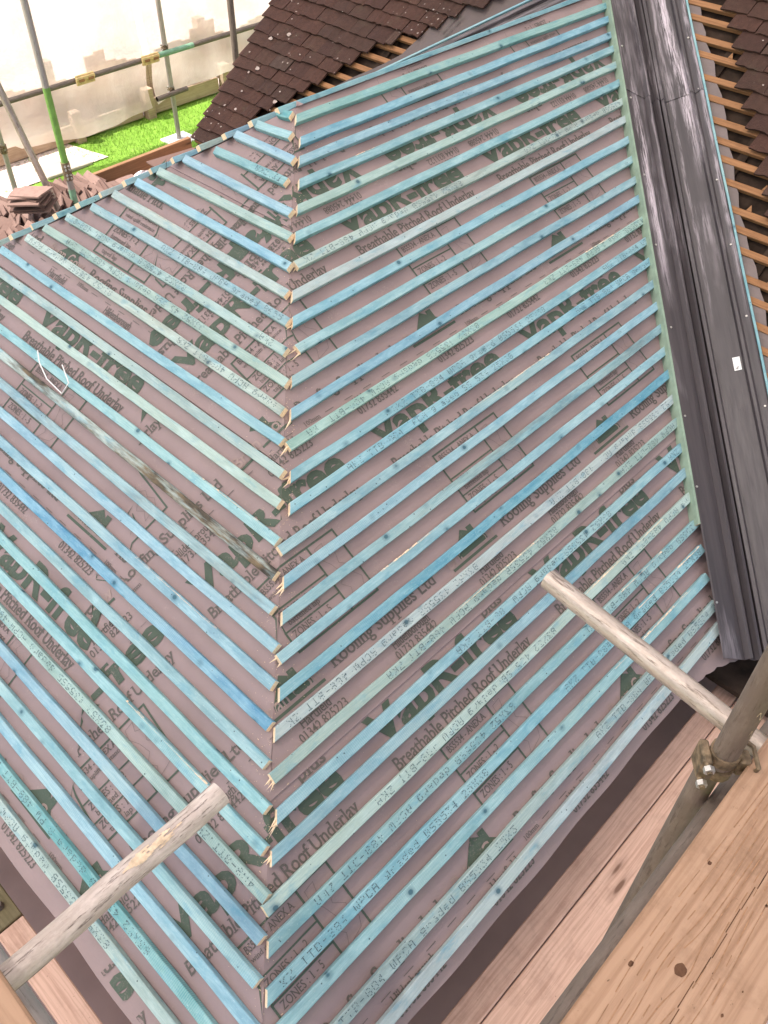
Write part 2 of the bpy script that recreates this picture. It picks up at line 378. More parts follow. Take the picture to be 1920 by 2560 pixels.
class Printer:                                 # collects print on a sheet; place(u,v) -> 3D point or None
    def __init__(s, mb, place): s.mb=mb; s.place=place
    def put(s, V, F, mi):
        P=[s.place(*p) for p in V]
        if mi in (2,3): P=[None if p is None else p+Vector((0,0,.0006 if mi==3 else .0002)) for p in P]
        for f in F:
            q=[P[k] for k in f]
            if all(p is not None for p in q): s.mb.poly(q,mi)
    def text(s, txt, u, v, width=None, cap=.03, bold=0.0, serif=False, mi=1, shear=0.0):
        V,F,W=word(txt,bold,serif); sy=cap/.72; sx=(width/W) if width else sy
        s.put([(u+p[0]*sx+shear*p[1]*sy, v-p[1]*sy) for p in V],F,mi)
    def rect(s,u0,v0,u1,v1,mi=1):
        n=max(1,int(abs(u1-u0)/.06)); m=max(1,int(abs(v1-v0)/.06)); V=[];F=[]
        for i in range(n+1):
            for j in range(m+1): V.append((u0+(u1-u0)*i/n, v0+(v1-v0)*j/m))
        for i in range(n):
            for j in range(m): F.append((i*(m+1)+j,(i+1)*(m+1)+j,(i+1)*(m+1)+j+1,i*(m+1)+j+1))
        s.put(V,F,mi)
    def tile(s, u, v):                         # one repeat of the printed pattern, origin at the V of the big word
        s.text('VapR-free',u,v+.004,.785,.119,.036,mi=1)
        s.text('plus',u+.655,v-.100,.125,.050,.016,True,mi=2)
        s.text('Breathable Pitched Roof Underlay',u+.005,v+.104,.765,.050,.014,True,mi=2)
        a,b,t=u+.175,u+.575,.0076
        for y0,y1 in ((.142,.142+t),(.262,.262+t*.8),(.345,.345+t*.8),(.425,.425+t)): s.rect(a,v+y0,b if y0<.2 or y0>.4 else u+.44,v+y1)
        for x0 in (a,u+.435,b-t): s.rect(x0,v+.142,x0+t,v+.425)
        s.text('BS5534 - ANEX A',u+.20,v+.183,.21,.027,.006,True,mi=2)
        s.text('wind uplift resistance',u+.20,v+.214,.215,.019,.0,True,mi=2)
        s.text('ZONES : 1 - 2',u+.20,v+.303,.175,.029,.006,True,mi=2)
        s.text('battened lap',u+.21,v+.335,.145,.023,.0,True,mi=2)
        s.text('ZONES : 1 - 5',u+.20,v+.384,.175,.029,.006,True,mi=2)
        s.text('taped lap',u+.22,v+.415,.11,.023,.0,True,mi=2)
        pts=[(.46,.17),(.50,.165),(.49,.20),(.525,.215),(.51,.26),(.545,.29),(.535,.32),(.555,.35),(.54,.38),(.47,.40),(.49,.36),(.465,.33),(.495,.30),(.48,.25),(.455,.21),(.46,.17)]
        for p,q in zip(pts,pts[1:]):           # the little map, drawn as a thin outline
            du,dv=q[0]-p[0],q[1]-p[1]; L=math.hypot(du,dv); nx,ny=-dv/L*.0005,du/L*.0005
            s.put([(u+p[0]-nx,v+p[1]-ny),(u+q[0]-nx,v+q[1]-ny),(u+q[0]+nx,v+q[1]+ny),(u+p[0]+nx,v+p[1]+ny)],[(0,1,2,3)],2)
        # the merchant's house badge
        h=[(-.02,.54),(-.02,.52),(.065,.445),(.095,.468),(.095,.452),(.125,.452),(.125,.494),(.155,.52),(.155,.54)]
        s.put([(u+p[0],v+p[1]) for p in h],[(0,1,7,8),(1,2,3,6,7),(3,4,5,6)],1)
        s.rect(u-.075,v+.553,u+.195,v+.564,1)
        s.text('Brian Gow',u-.085,v+.548,.285,.056,.012,True,mi=3)
        s.text('Roofing Supplies Ltd',u+.245,v+.548,.545,.050,.014,True,mi=2)
        s.text('Hartfield',u+.02,v+.640,.14,.036,.009,True,mi=2)
        s.text('01342 825223',u-.01,v+.679,.22,.034,.005,True,mi=2)
        s.text('Hildenborough',u+.475,v+.640,.20,.036,.009,True,mi=2)
        s.text('01732 835442',u+.465,v+.679,.22,.034,.005,True,mi=2)
        for k in range(9):
            uu=u-.09+k*.107
            if k==3: s.text('100mm',uu,v+.604,.08,.020,.0,True,mi=2)
            else: s.rect(uu,v+.594,uu+.045,v+.5965,2)
        s.text('Burgess Hill',u+.10,v-.178,.18,.033,.006,True,mi=2); s.text('01444 245088',u+.09,v-.137,.215,.033,.004,True,mi=2)
        s.text('Scaynes Hill',u+.40,v-.178,.18,.033,.006,True,mi=2); s.text('01444 831122',u+.39,v-.137,.215,.033,.004,True,mi=2)

# ------------------------------------------------------------------ underlay sheets
def nz(a,b): return sin(a*7.1+1.3*sin(b*5.3))*.5+sin(b*11.7+a*3.1+2.0)*.3+sin(a*23.1-b*17.7)*.2
LAPR=[(.60,.005),(1.432,.007),(2.285,.006)]
LAPL=[(.58,.005),(1.405,.007),(2.262,.006)]
def hsheet(x,s,laps):
    h=-.0062*(.5-.5*cos(2*pi*x/.45))+.0024*nz(x*.6,s*.6)-.001
    for L,st in laps:
        d=L-s
        if 0<=d<.22: h+=st*(1-d/.22)
    return h
def hR(x,s): return hsheet(x,s,LAPR)
def hL(y,s): return hsheet(y,s,LAPL)
roof=empty('hipped_roof',(0,0,0)); tag(roof,'hipped roof under repair: mauve printed underlay crossed by rows of blue battens','roof')
EP=.0019
PER=.96
def eaveR(x):
    if x<-.36: return 3.115+.004*sin(x*3.1)+.002*sin(x*13)
    k=[(-.36,3.115),(-.18,3.129),(-.085,3.148),(-.02,3.175),(.04,3.197),(.09,3.204),(.143,3.228),(.2,3.25)]
    for (a,b),(c,d) in zip(k,k[1:]):
        if x<=c: return b+(d-b)*(x-a)/(c-a)+.004*sin(x*90)
    return 3.25
mb=MB()
ss=[.0]+[i*.05 for i in range(1,63)]
for L,_ in LAPR: ss+= [L-.0008,L+.0008]
ss=sorted(ss); ss=[s for s in ss if s<3.07]+[3.07,None]
S0=-D2/2/cos(AR)                                # the ridge
ss=[S0]+[s for s in ss if s is None or s>S0+.01]
NX=120
rows=[]
for s in ss:
    r=[]
    sb=3.115 if s is None else s
    xa,xb=hipR(sb),valx(sb)+.02
    for i in range(NX+1):
        x=xa+(xb-xa)*i/NX; sv=eaveR(x) if s is None else s
        r.append(len(mb.v)); mb.v.append(tuple(PR(x,sv,hR(x,sv)-(.006 if s is None else 0))))
    rows.append(r)
for a,b in zip(rows,rows[1:]):
    for i in range(NX): mb.f.append((a[i],b[i],b[i+1],a[i+1])); mb.m.append(0)
LIMIT=lambda s: .66 if s<2.15 else .80
def placeR(x,s):
    if s<S0: return None
    if x<hipR(s):
        if x<hipR(s)-.16: return None
        x=hipR(s)
    if x>valx(s): return None
    e=eaveR(x)-.004
    if s>e:
        if s>e+.16: return None
        s=e
    return PR(x,s,hR(x,s)+EP)
prR=Printer(mb,placeR)
SHR=[(-.28,.700,.60,1.432),(.166,1.535,1.432,2.285),(-.590,2.405,2.285,9.)]
mbl=MB()
def band(pl,a,b): return lambda x,s: pl(x,max(s,a+.003)) if a-.07<s<b else None
def wrapped(a,b):
    def f(x,s):
        if not a-.07<s<b: return None
        s=max(s,a+.003)
        if x>hipR(s)-.0002:
            if x>hipR(s)+.16: return None
            x=hipR(s)-.0002
        q=fold(x,s)
        if q is None: return None
        y,s2,d=q; lim=LIMIT(s2)
        if d>lim:
            if d>lim+.16: return None
            y-=(d-lim)/_b.y
        if s2>3.105:
            if s2>3.27: return None
            s2=3.105
        if s2<.1: return None
        return PL(y,s2,hL(y,s2)+EP)
    return f
for (xv,sv,a,b) in SHR:
    p=Printer(mb,band(placeR,a,b)); q=Printer(mbl,wrapped(a,b))
    for k in range(-5,5):
        x=xv+k*PER
        if x<2.9 and x>-3.4: p.tile(x,sv)
        if x<-.2: q.tile(x,sv)
class Inv(Printer):                            # the ridge sheet lies the other way round
    def __init__(s,mb,place): Printer.__init__(s,mb,lambda u,v: place(-u,-v) if S0+.005<-v<.60 else None)
p=Inv(mb,placeR)
for k in range(-1,3): p.tile(-(.97+k*PER),-.41)
q=Inv(mbl,wrapped(S0,.60)); q.tile(.0+.01-.0,-.41); q.tile(-.01+.96*.5,-.41)
o=mb.build('underlay',[UND,INK,INKT,INKL],roof); 
# hip end
rows=[]; ss=[i*.05 for i in range(1,63)]
for L,_ in LAPL: ss+=[L-.0008,L+.0008]
ss=sorted(ss)
ss=[-D2/2/sin(AL)*tan(AR)*1.0*0+.05]+[s for s in ss if s>.06 and s<3.09]+[3.09,None]
for s in ss:
    r=[]; sb=3.125 if s is None else s
    ya,yb=hipL(sb),farhip(sb)
    for i in range(NX+1):
        y=ya+(yb-ya)*i/NX; sv=3.125+.004*sin(y*2.3)+.003*sin(y*9.) if s is None else s
        r.append(len(mbl.v)); mbl.v.append(tuple(PL(y,sv,hL(y,sv)-(.006 if s is None else 0))))
    rows.append(r)
for a,b in zip(rows,rows[1:]):
    for i in range(NX): mbl.f.append((a[i],a[i+1],b[i+1],b[i])); mbl.m.append(0)
def placeL(t,s):
    y=-t
    if s>3.105:
        if s>3.27: return None
        s=3.105
    if s<.1: return None
    if y>farhip(s)-.01:
        if y>farhip(s)+.16: return None
        y=farhip(s)-.01
    d=(y-hipL(s))*_b.y; lim=LIMIT(s)
    if d<lim:
        if d<lim-.16: return None
        y+=(lim-d)/_b.y
    return PL(y,s,hL(y,s)+EP)
SHL=[(-.59,.67,.1,1.405),(-.434,1.515,1.405,2.262),(.17,2.40,2.262,9.)]
for (tv,sv,a,b) in SHL:
    p=Printer(mbl,band(placeL,a,b))
    for k in range(-4,4): p.tile(tv+k*PER,sv)
mbl.build('underlay',[UND,INK,INKT,INKL],roof)
mf=MB()                                          # far face
for i in range(12):
    s0,s1=max(.065,i*.26),(i+1)*.26
    def fx(s): return hipR(s)+D2/2*0-.0
    mf.quad(PF(-s0*sin(AR)/tan(AL),s0),PF(valx(s0),s0),PF(valx(s1),s1),PF(-s1*sin(AR)/tan(AL),s1))
mf.build('underlay',[UND],roof)

# ------------------------------------------------------------------ battens
DOT={'A':'01110100011000111111100011000110001','K':'10001100101010011000101001001010001','Z':'11111000010001000100010001000011111','T':'11111001000010000100001000010000100',
'B':'11110100011000111110100011000111110','-':'00000000000000011111000000000000000','8':'01110100011000101110100011000101110','4':'00010001100101010010111110001000010',
'W':'10001100011000110101101011010101010','P':'11110100011000111110100001000010000','C':'01110100011000010000100001000101110','g':'00000011111000110001011110000111110',
'r':'00000000001011011001100001000010000','a':'00000000000111000001011111000101111','d':'00001000010110110011100011000101111','e':'00000000000111010001111111000001110',
'S':'01111100001000001110000010000111110','5':'11111100001111000001000011000101110','3':'11111000100010000010000011000101110','2':'01110100010000100010001000100011111',
'X':'10001100010101000100010101000110001','0':'01110100011001110101110011000101110',' ':'0'*35}
STAMP='AKZ TTB-884 WPCA graded BS5534 25X38  '
TINT={'A':(.245,.475,.545),'B':(.205,.455,.55),'G':(.335,.48,.43),'P':(.45,.56,.53),'T':(.15,.41,.43),'D':(.10,.345,.49),'W':(.50,.58,.57)}
HW,TH=.019,.025
def batten(L, tint, stamp=None, off=0.0, k0=0.0, k1=0.0, stain=0.0, wane=False, splinter=0, dull=False, fade=1.0):
    """one batten in its own space: X along, Z off the roof"""
    m=MB(); r=rnd; b=.0022
    prof=[(-HW,0),(-HW,TH-b),(-HW+b,TH),(HW-b,TH),(HW,TH-b),(HW,0)]
    n=max(4,int(L/.07)); bow=r.uniform(-.004,.004); ph=r.uniform(0,6); rings=[]
    for i in range(n+1):
        t=i/n; x=L*t; ring=[]
        dy=bow*sin(pi*t)+.0009*sin(x*9+ph)
        for j,(y,z) in enumerate(prof):
            yy=y*(1+.02*sin(x*21+ph+j)) + dy
            xx=x+(k0*y if i==0 else 0)+(k1*y if i==n else 0)
            zz=z+(.0008*sin(x*15+ph*2+j) if z>0 else 0)
            ring.append(len(m.v)); m.v.append((xx,yy,zz))
        rings.append(ring)
    for a,c in zip(rings,rings[1:]):
        for j in range(5): m.f.append((a[j],c[j],c[j+1],a[j+1])); m.m.append(0)
    m.f.append(tuple(rings[0])); m.m.append(0 if dull else 1)
    m.f.append(tuple(reversed(rings[-1]))); m.m.append(0 if dull else 1)
    if stamp:
        up=stamp=='up'; d=.0034; cw=.0285; hgt=.0225; x=off
        while x<L-.05:
            for ch in STAMP:
                if x>L-.045: break
                if x>.03 and ch in DOT and r.random()<.985:
                    g=DOT[ch]; fz=r.uniform(.55,1.0)*fade
                    for q in range(35):
                        if g[q]=='1' and r.random()<fz+.12:
                            cx=(q%5)/4*.0165; cy=(3-q//5)/6*hgt
                            px,py=(x+cx,cy) if up else (x+.0165-cx,-cy)
                            py+=bow*sin(pi*px/L)
                            e=d*r.uniform(.36,.52); z=TH+.0011
                            m.quad((px-e,py-e,z),(px+e,py-e,z),(px+e,py+e,z),(px-e,py+e,z),2)
                x+=cw
            x+=.42
    if wane:
        x=r.uniform(0,max(.01,L-.5)); x1=min(L-.02,x+r.uniform(.25,.7)); py=None
        while x<x1:
            dx=r.uniform(.008,.03); wz=r.uniform(.001,.0045)
            y0=HW-b-.0006+bow*sin(pi*x/L); e=r.uniform(-.001,.0025)
            m.quad((x,y0-wz*.5,TH+.0012),(x+dx,y0-wz*.3,TH+.0012),(x+dx,y0+b+e,TH-.004),(x,y0+b+e*.5,TH-.005),1); x+=dx
    for q in range(splinter):
        y=r.uniform(-HW,HW*.3); x0=.004+k0*y; ln=r.uniform(.02,.055); w=r.uniform(.003,.007); zz=r.uniform(.003,.014); tip=Vector((x0-ln,y-r.uniform(-.01,.02),zz-.002))
        a,c,e=Vector((x0,y-w,zz)),Vector((x0,y+w,zz)),Vector((x0,y,zz+w))
        m.add([a,c,e,tip],[(0,1,2),(0,3,1),(1,3,2),(2,3,0)],1)
    return m
def place_batten(A,B,N,tint,tone=1.0,**k):
    A,B,N=Vector(A),Vector(B),Vector(N); L=(B-A).length
    m=batten(L,tint,**k)
    o=m.build('batten',[BAT,ENDG,BINK],roof,matrix=frame(A,B-A,N))
    c=[min(1,q*tone*rnd.uniform(.93,1.07)) for q in TINT[tint]]
    o.color=(*c,k.get('stain',0.0)); return o
NR=Vector((0,-sin(AR),cos(AR))); NL=Vector((-sin(AL),0,cos(AL))); NF=Vector((0,sin(AR),cos(AR)))
RB=[((-.126,.1413),(2.263,.1735)),((-.185,.2436),(2.18,.2524)),((-.256,.3225),(2.134,.3456)),((-.331,.416),(2.074,.4232)),((-.423,.516),(2.001,.5132)),((-.518,.6186),(1.92,.6138)),
((-.6,.7242),(1.841,.7181)),((-.707,.8317),(1.766,.8116)),((-.781,.9264),(1.68,.9187)),((-.839,1.0293),(1.59,1.0218)),((-.951,1.1298),(1.507,1.1273)),((-1.041,1.2365),(1.437,1.2211)),
((-1.132,1.334),(1.352,1.3276)),((-1.202,1.4355),(1.269,1.4254)),((-1.283,1.5312),(1.192,1.5235)),((-1.415,1.6355),(1.108,1.6272)),((-1.477,1.7362),(1.034,1.726)),((-1.562,1.8323),(.951,1.8272)),
((-1.661,1.9368),(.871,1.9265)),((-1.734,2.0332),(.807,2.0251)),((-1.829,2.1265),(.714,2.1301)),((-1.924,2.2298),(.632,2.2263)),((-1.986,2.3331),(.556,2.3281)),((-2.077,2.4201),(.478,2.4275)),
((-2.188,2.5264),(.398,2.5226)),((-2.247,2.6187),(.317,2.6285)),((-2.333,2.7204),(.245,2.7289)),((-2.39,2.815),(.163,2.8342)),((-2.47,2.938),(.113,2.9445)),((-2.55,3.052),(.057,3.0244))]
RT='TBAAGAPPBAABGABAAAADWGABPABAGP'
RS={7:('rot',.02),13:('rot',.1),14:('up',.55),15:('up',.3),21:('rot',.03),22:('rot',.55),23:('rot',.9),25:('rot',.5),26:('rot',.2),27:('up',.03),29:('up',.15),30:None}
HC=-tan(pi/2-math.atan2(_a.y,-_a.x))*-1.0     # skew of an end cut along the hip
SQ={7,10,13,16,19,22,25}
VC=abs(_a.x/_a.y)
for i,((x0,s0),(x1,s1)) in enumerate(RB):
    n=i+1; st=RS.get(n)
    place_batten(PR(x0,s0),PR(x1,s1),NR,RT[i],tone=rnd.uniform(.92,1.08),stamp=st[0] if st else None,off=st[1] if st else 0,
        k0=(rnd.uniform(-.1,.1) if n in SQ else VC*.95),k1=rnd.uniform(-.05,.05),wane=n in (4,13,16,19,22,25,26,27,28,30),splinter={5:1,7:1,9:2,10:3,12:1,13:3,14:4,17:3,19:2,22:4,23:5,24:2}.get(n,0),
        stain=.35 if n in (7,18) else 0.0,fade=.8)
LB=[((-.013,.14),(-.094,.131)),((.047,.233),(-.169,.22)),((.111,.316),(-.271,.315)),((.153,.425),(-.315,.415)),((.28,.522),(-.445,.525)),((.368,.63),(-.524,.619)),((.444,.724),(-.618,.729)),((.521,.825),(-.693,.833)),
((.586,.93),(-.787,.928)),((.684,1.033),(-.866,1.034)),((.765,1.134),(-.965,1.136)),((.826,1.221),(-1.031,1.235)),((.927,1.339),(-1.112,1.33)),((.814,1.434),(-1.201,1.429)),((.687,1.54),(-1.271,1.523)),
((.561,1.645),(-1.362,1.636)),((.451,1.736),(-1.439,1.736)),((.336,1.832),(-1.514,1.833)),((.214,1.934),(-1.616,1.928)),((.091,2.036),(-1.693,2.029)),((-.018,2.128),(-1.774,2.136)),
((-.13,2.225),(-1.847,2.237)),((-.245,2.317),(-1.943,2.34)),((-.372,2.424),(-2.02,2.437)),((-.503,2.5325),(-2.12,2.536)),((-.621,2.631),(-2.186,2.635)),((-.732,2.724),(-2.255,2.732)),((-.839,2.813),(-2.34,2.83)),((-.96,2.913),(-2.42,2.93)),((-1.076,3.011),(-2.50,3.02))]
LT='TAATAGBPAGGPBGPAPAAADAAAGAAATG'
LS={3:None,4:('rot',.28),10:('rot',-.1),11:('rot',.2),12:('rot',-.3),9:('up',.55),25:('rot',.6),29:('rot',.05),30:('rot',.0),24:None}
for i,((y0,s0),(y1,s1)) in enumerate(LB):
    n=i+1; st=LS.get(n)
    if n>=14 and s0>1.38: y0=farhip(s0)-.03     # runs on to the far hip, beyond the frame
    place_batten(PL(y0,s0),PL(y1,s1),NL,LT[i],tone=rnd.uniform(.9,1.05),stamp=st[0] if st else None,off=st[1]+(1.6 if n>=14 and st else 0) if st else 0,k0=rnd.uniform(-.3,-.1),k1=rnd.uniform(-.06,.06),
        stain=.95 if n==17 else (.3 if n in (12,18) else 0.0),wane=n in (8,16,19,20,22,23,24,26),fade=.8)
for i in range(30):                             # far face: only their ends show over the hip and the ridge
    s=.118+.1*i; x0=-s*sin(AR)/tan(AL)+D2*.5+.02+rnd.uniform(-.008,.008)
    place_batten(PF(valx(s)-.33,s),PF(x0,s),NF,'BAAGBAAPA'[i%9],k0=0,k1=rnd.uniform(-.2,.2))

# ------------------------------------------------------------------ valleys
def valley(side, zt, zb, name):
    sg=-1 if side=='near' else 1
    d=Vector((1/tan(AW),-sg*-1/tan(AR)*0,1))
    def vp(z): return Vector((LW+z/tan(AW), (z/tan(AR)) if sg<0 else (D2-z/tan(AR)), z))
    vd=(vp(-1)-vp(0)).normalized()              # downhill
    nR=NR if sg<0 else NF; nW=Vector((-sin(AW),0,cos(AW)))
    eR=nR.cross(vd); eR=eR if eR.x<0 else -eR
    eW=nW.cross(vd); eW=eW if eW.y*sg>0 else -eW
    return vp,vd,nR,nW,eR,eW
PRO=[('R',.248,.047),('R',.240,.050),('R',.150,.046),('R',.118,.040),('R',.110,.064),('R',.096,.065),('R',.088,.037),('R',.056,.031),('R',.048,.060),('R',.032,.060),('R',.022,.028),('R',.0,.024),
('W',.020,.028),('W',.030,.062),('W',.046,.062),('W',.054,.031),('W',.176,.036),('W',.186,.054),('W',.200,.054),('W',.210,.038),('W',.246,.046),('W',.254,.043)]
def trough(side, zt, zb, lift=0.0, jag=0.0, k=1.0):
    vp,vd,nR,nW,eR,eW=valley(side,0,0,'')
    m=MB(); O=vp(zt); L=(vp(zb)-vp(zt)).length; n=max(2,int(L/.12)); rows=[]
    cols=[]
    for (sd,w,h) in PRO:
        e,nn=(eR,nR) if sd=='R' else (eW,nW)
        if w==0: nn=(nR+nW).normalized()
        cols.append(e*w*k+nn*(h+lift))
    for i in range(n+1):
        row=[]
        for j,c in enumerate(cols):
            t=L*i/n
            if i==n: t+=jag*rnd.uniform(-1,1)
            row.append(len(m.v)); m.v.append(tuple(O+vd*t+c+Vector((0,0,.0012*sin(t*5+j)))))
        rows.append(row)
    for a,b in zip(rows,rows[1:]):
        for j in range(len(cols)-1): m.f.append((a[j],a[j+1],b[j+1],b[j])); m.m.append(0)
    # sheet thickness at the lower end
    row=rows[-1]; 
    for j in range(len(cols)-1):
        a,b=Vector(m.v[row[j]]),Vector(m.v[row[j+1]]); m.quad(a,b,b-Vector((0,0,.004)),a-Vector((0,0,.004)),0)
    return m,(vp,vd,nR,nW,eR,eW)
m1,G=trough('near',.02,-1.755,0.0,.002)
M0=frame(G[0](.02),G[1],Vector((0,0,1)))
def localise(m,M):
    I=M.inverted(); m.v=[tuple(I@Vector(p)) for p in m.v]; return m
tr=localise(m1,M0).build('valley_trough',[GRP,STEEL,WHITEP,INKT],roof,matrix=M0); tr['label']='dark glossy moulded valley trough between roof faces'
m2,_=trough('near',.04,-.45,.0045,.012)
M2=frame(G[0](.04),G[1],Vector((0,0,1)))
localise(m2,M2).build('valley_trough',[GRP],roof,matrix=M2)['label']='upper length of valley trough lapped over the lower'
def valpt(sd,w,z,h):
    vp,vd,nR,nW,eR,eW=G; e,nn=(eR,nR) if sd=='R' else (eW,nW); return vp(z)+e*w+nn*h
nail=None
for sd,w in (('R',.228),('W',.230)):
    for k in range(9):
        z=-.10-.19*k+rnd.uniform(-.04,.04); p=valpt(sd,w+rnd.uniform(-.006,.006),z,.050 if sd=='R' else .044)
        if z>=-.43: p+=Vector((0,0,.0055))
        if nail is None:
            nm=MB(); nm.tube([(0,0,0),(0,0,.003)],[.0062,.005],8); nail=nm.build('nail',[STEEL],roof); q=nail
        else: q=nail.copy(); col.objects.link(q); q.parent=roof
        q.matrix_world=frame(p,G[1],G[2] if sd=='R' else G[3])
st=MB(); nW=G[3]; eW=G[5]; vd=G[1]
c=valpt('W',.150,-1.15,.0375); a,b=vd*.036,eW*.017
st.quad(c-a-b,c+a-b,c+a+b,c-a+b,0); t=vd*.012
for k in range(5):
    q=c+vd*(.016+.003*k)+nW*.0008+eW*rnd.uniform(-.004,.004); st.quad(q-eW*.005,q+vd*.0016-eW*.005,q+vd*.0016+eW*.005,q+eW*.005,1)
so=st.build('sticker',[WHITEP,INKT],tr); so.matrix_parent_inverse=M0.inverted(); so['label']='small white paper sticker on the valley trough'
# dark tear lines where the upper trough laps the lower
# edge battens of the valley
def edge(sd,w0,w1,z0,z1,h,mat,hb=.0,name='valley_batten'):
    m=MB(); vp,vd,nR,nW,eR,eW=G; e,nn=(eR,nR) if sd=='R' else (eW,nW)
    O=vp(z0)+e*((w0+w1)/2); L=(vp(z1)-vp(z0)).length; M=frame(O,vd,nn); 
    n=24; w=abs(w1-w0)/2; rr=[]
    for i in range(n+1):
        x=L*i/n; ring=[]
        for y,z in ((-w,hb),(-w,h-.002),(-w+.002,h),(w-.002,h),(w,h-.002),(w,hb)):
            ring.append(len(m.v)); m.v.append((x,y+.001*sin(x*8),z))
        rr.append(ring)
    for a,b in zip(rr,rr[1:]):
        for j in range(5): m.f.append((a[j],b[j],b[j+1],a[j+1])); m.m.append(0)
    m.f.append(tuple(rr[0])); m.m.append(1); m.f.append(tuple(reversed(rr[-1]))); m.m.append(1)
    o=m.build(name,[mat,ENDG],roof,matrix=M); return o
o=edge('R',.250,.262,.0,-1.50,.054,PALEG,-.01); o.color=(.4,.5,.4,0); o['label']='pale green batten along the near edge of the valley'
o=edge('W',.256,.268,-.03,-1.60,.050,BAT); o.color=(.22,.47,.50,0); o['label']='thin blue batten along the far edge of the valley'
# far valley
m3,G3=trough('far',.03,-1.4,0,0,.62); M3=frame(G3[0](.03),G3[1],Vector((0,0,1)))
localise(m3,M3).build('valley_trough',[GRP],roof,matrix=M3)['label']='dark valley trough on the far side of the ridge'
vp,vd,nR_,nW_,eR,eW=G3
m=MB(); O=vp(-.03)+eW*.172; L=(vp(-1.2)-vp(-.03)).length; M=frame(O,vd,nW_)
m.box((L/2,0,.025),(L,.014,.05),bev=.002); o=m.build('valley_batten',[BAT],roof,matrix=M); o.color=(.25,.50,.56,0)

# ------------------------------------------------------------------ main roof with its old tiles
main=empty('tiled_roof',(LW,0,0)); tag(main,'older roof slope of dark brown clay tiles, stripped to bare battens beside the valleys','roof')
def addm(m,name,mats,**k): return adopt(m.build(name,mats,**k),main)
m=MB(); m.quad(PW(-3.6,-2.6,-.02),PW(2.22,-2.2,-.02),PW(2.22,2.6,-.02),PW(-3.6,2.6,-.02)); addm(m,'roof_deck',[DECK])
# rafters under the battens
for y in [-3.4+.42*i for i in range(14)]:
    if y>2.2: break
    m=MB(); M=frame(PW(y,-2.3 if y<0 else -2.15,-.012),PW(y,2,0)-PW(y,-2.3,0),Vector((-sin(AW),0,cos(AW)))); m.box((2.2,0,0),(4.4,.045,.024)); o=addm(m,'rafter',[DECK],matrix=M)
nearU=[-.127,-.217,-.331,-.422,-.549,-.655,-.770,-.872,-.964,-1.076,-1.207,-1.297,-1.398,-1.524,-1.618,-1.728,-1.83,-1.94,-2.05]
def memy(u):                                    # right edge of the membrane strip on the near side
    z=u*sin(AW); return z/tan(AR)-.372+.012*sin(u*9)+(-.03 if -.36>u>-.75 else 0)
m=MB(); pv=None
for i in range(60):
    u=.15-i*.055; z=u*sin(AW)
    if z<-1.80: break
    e=memy(u)-.05; a=PW(z/tan(AR),u,.004); b=PW(e+.02*sin(i*2.1)*.4,u,.012+.012*abs(sin(i*1.3))); c=PW((e+z/tan(AR))/2,u,.012)
    if pv: m.quad(pv[0],a,c,pv[1]); m.quad(pv[1],c,b,pv[2])
    pv=(a,c,b)
addm(m,'underlay',[UNDM],smooth=True)['label']='loose grey underlay strip beside the valley'
def wbatten(y0,y1,u):
    A,B=PW(y0,u,.0),PW(y1,u+rnd.uniform(-.004,.004),.0); M=frame(A,B-A,Vector((-sin(AW),0,cos(AW)))); m=MB(); L=(B-A).length
    m.box((L/2,0,.0125),(L,.036,.025),bev=.0015)
    if rnd.random()<.5:                          # a torn splinter
        x=rnd.uniform(.1,min(.35,L-.1)); m.add([(x,.018,.026),(x+.03,.018,.026),(x+.012,.05,.034),(x+.012,.018,.02)],[(0,1,2),(0,2,3),(1,3,2)])
    addm(m,'batten',[OLDB],matrix=M)
for u in nearU: wbatten(memy(u)+.08,-3.4,u)
for u in (.02,.13,.24,.35): wbatten(2.2,-3.4,u)
farU=[-.085,-.19,-.285,-.385,-.485,-.58,-.68,-.785,-.885,-.977,-1.077,-1.178,-1.28,-1.379,-1.476,-1.575,-1.68,-1.79,-1.9,-2.0,-2.1]
def fmem(u): return D2-u*sin(AW)/tan(AR)+.31+max(0,.66*(u+1.0))
for u in farU: wbatten(2.22,max(.3,fmem(u)-.06),u)
m=MB(); pv=None
for i in range(46):
    u=.05-i*.05; z=u*sin(AW); a=PW(D2-z/tan(AR),u,.006); b=PW(fmem(u)+.006*sin(i),u,.034)
    if pv: m.quad(pv[0],pv[1],b,a)
    pv=(a,b)
def pm(y,u): return PW(y,u,.0375) if True else None
pp=Printer(m,None)
for (uu,ty) in ((-.62,.95),(-1.05,1.27)):        # print on the far strip runs along the valley
    dv=Vector((cos(.0),0)); 
    def pl(a,b,uu=uu):
        u=uu-a*.78; y=fmem(u)-.11+ b*.9
        return PW(y,u+b*.2,.0365)
    pp.place=pl; pp.text('Burgess Hill',0,0,.2,.028,.005,True,mi=1); pp.text('01444 245088',0,-.04,.22,.026,.003,True,mi=1)
addm(m,'underlay',[UNDD,INKT])['label']='dark grey underlay strip beside the far valley'
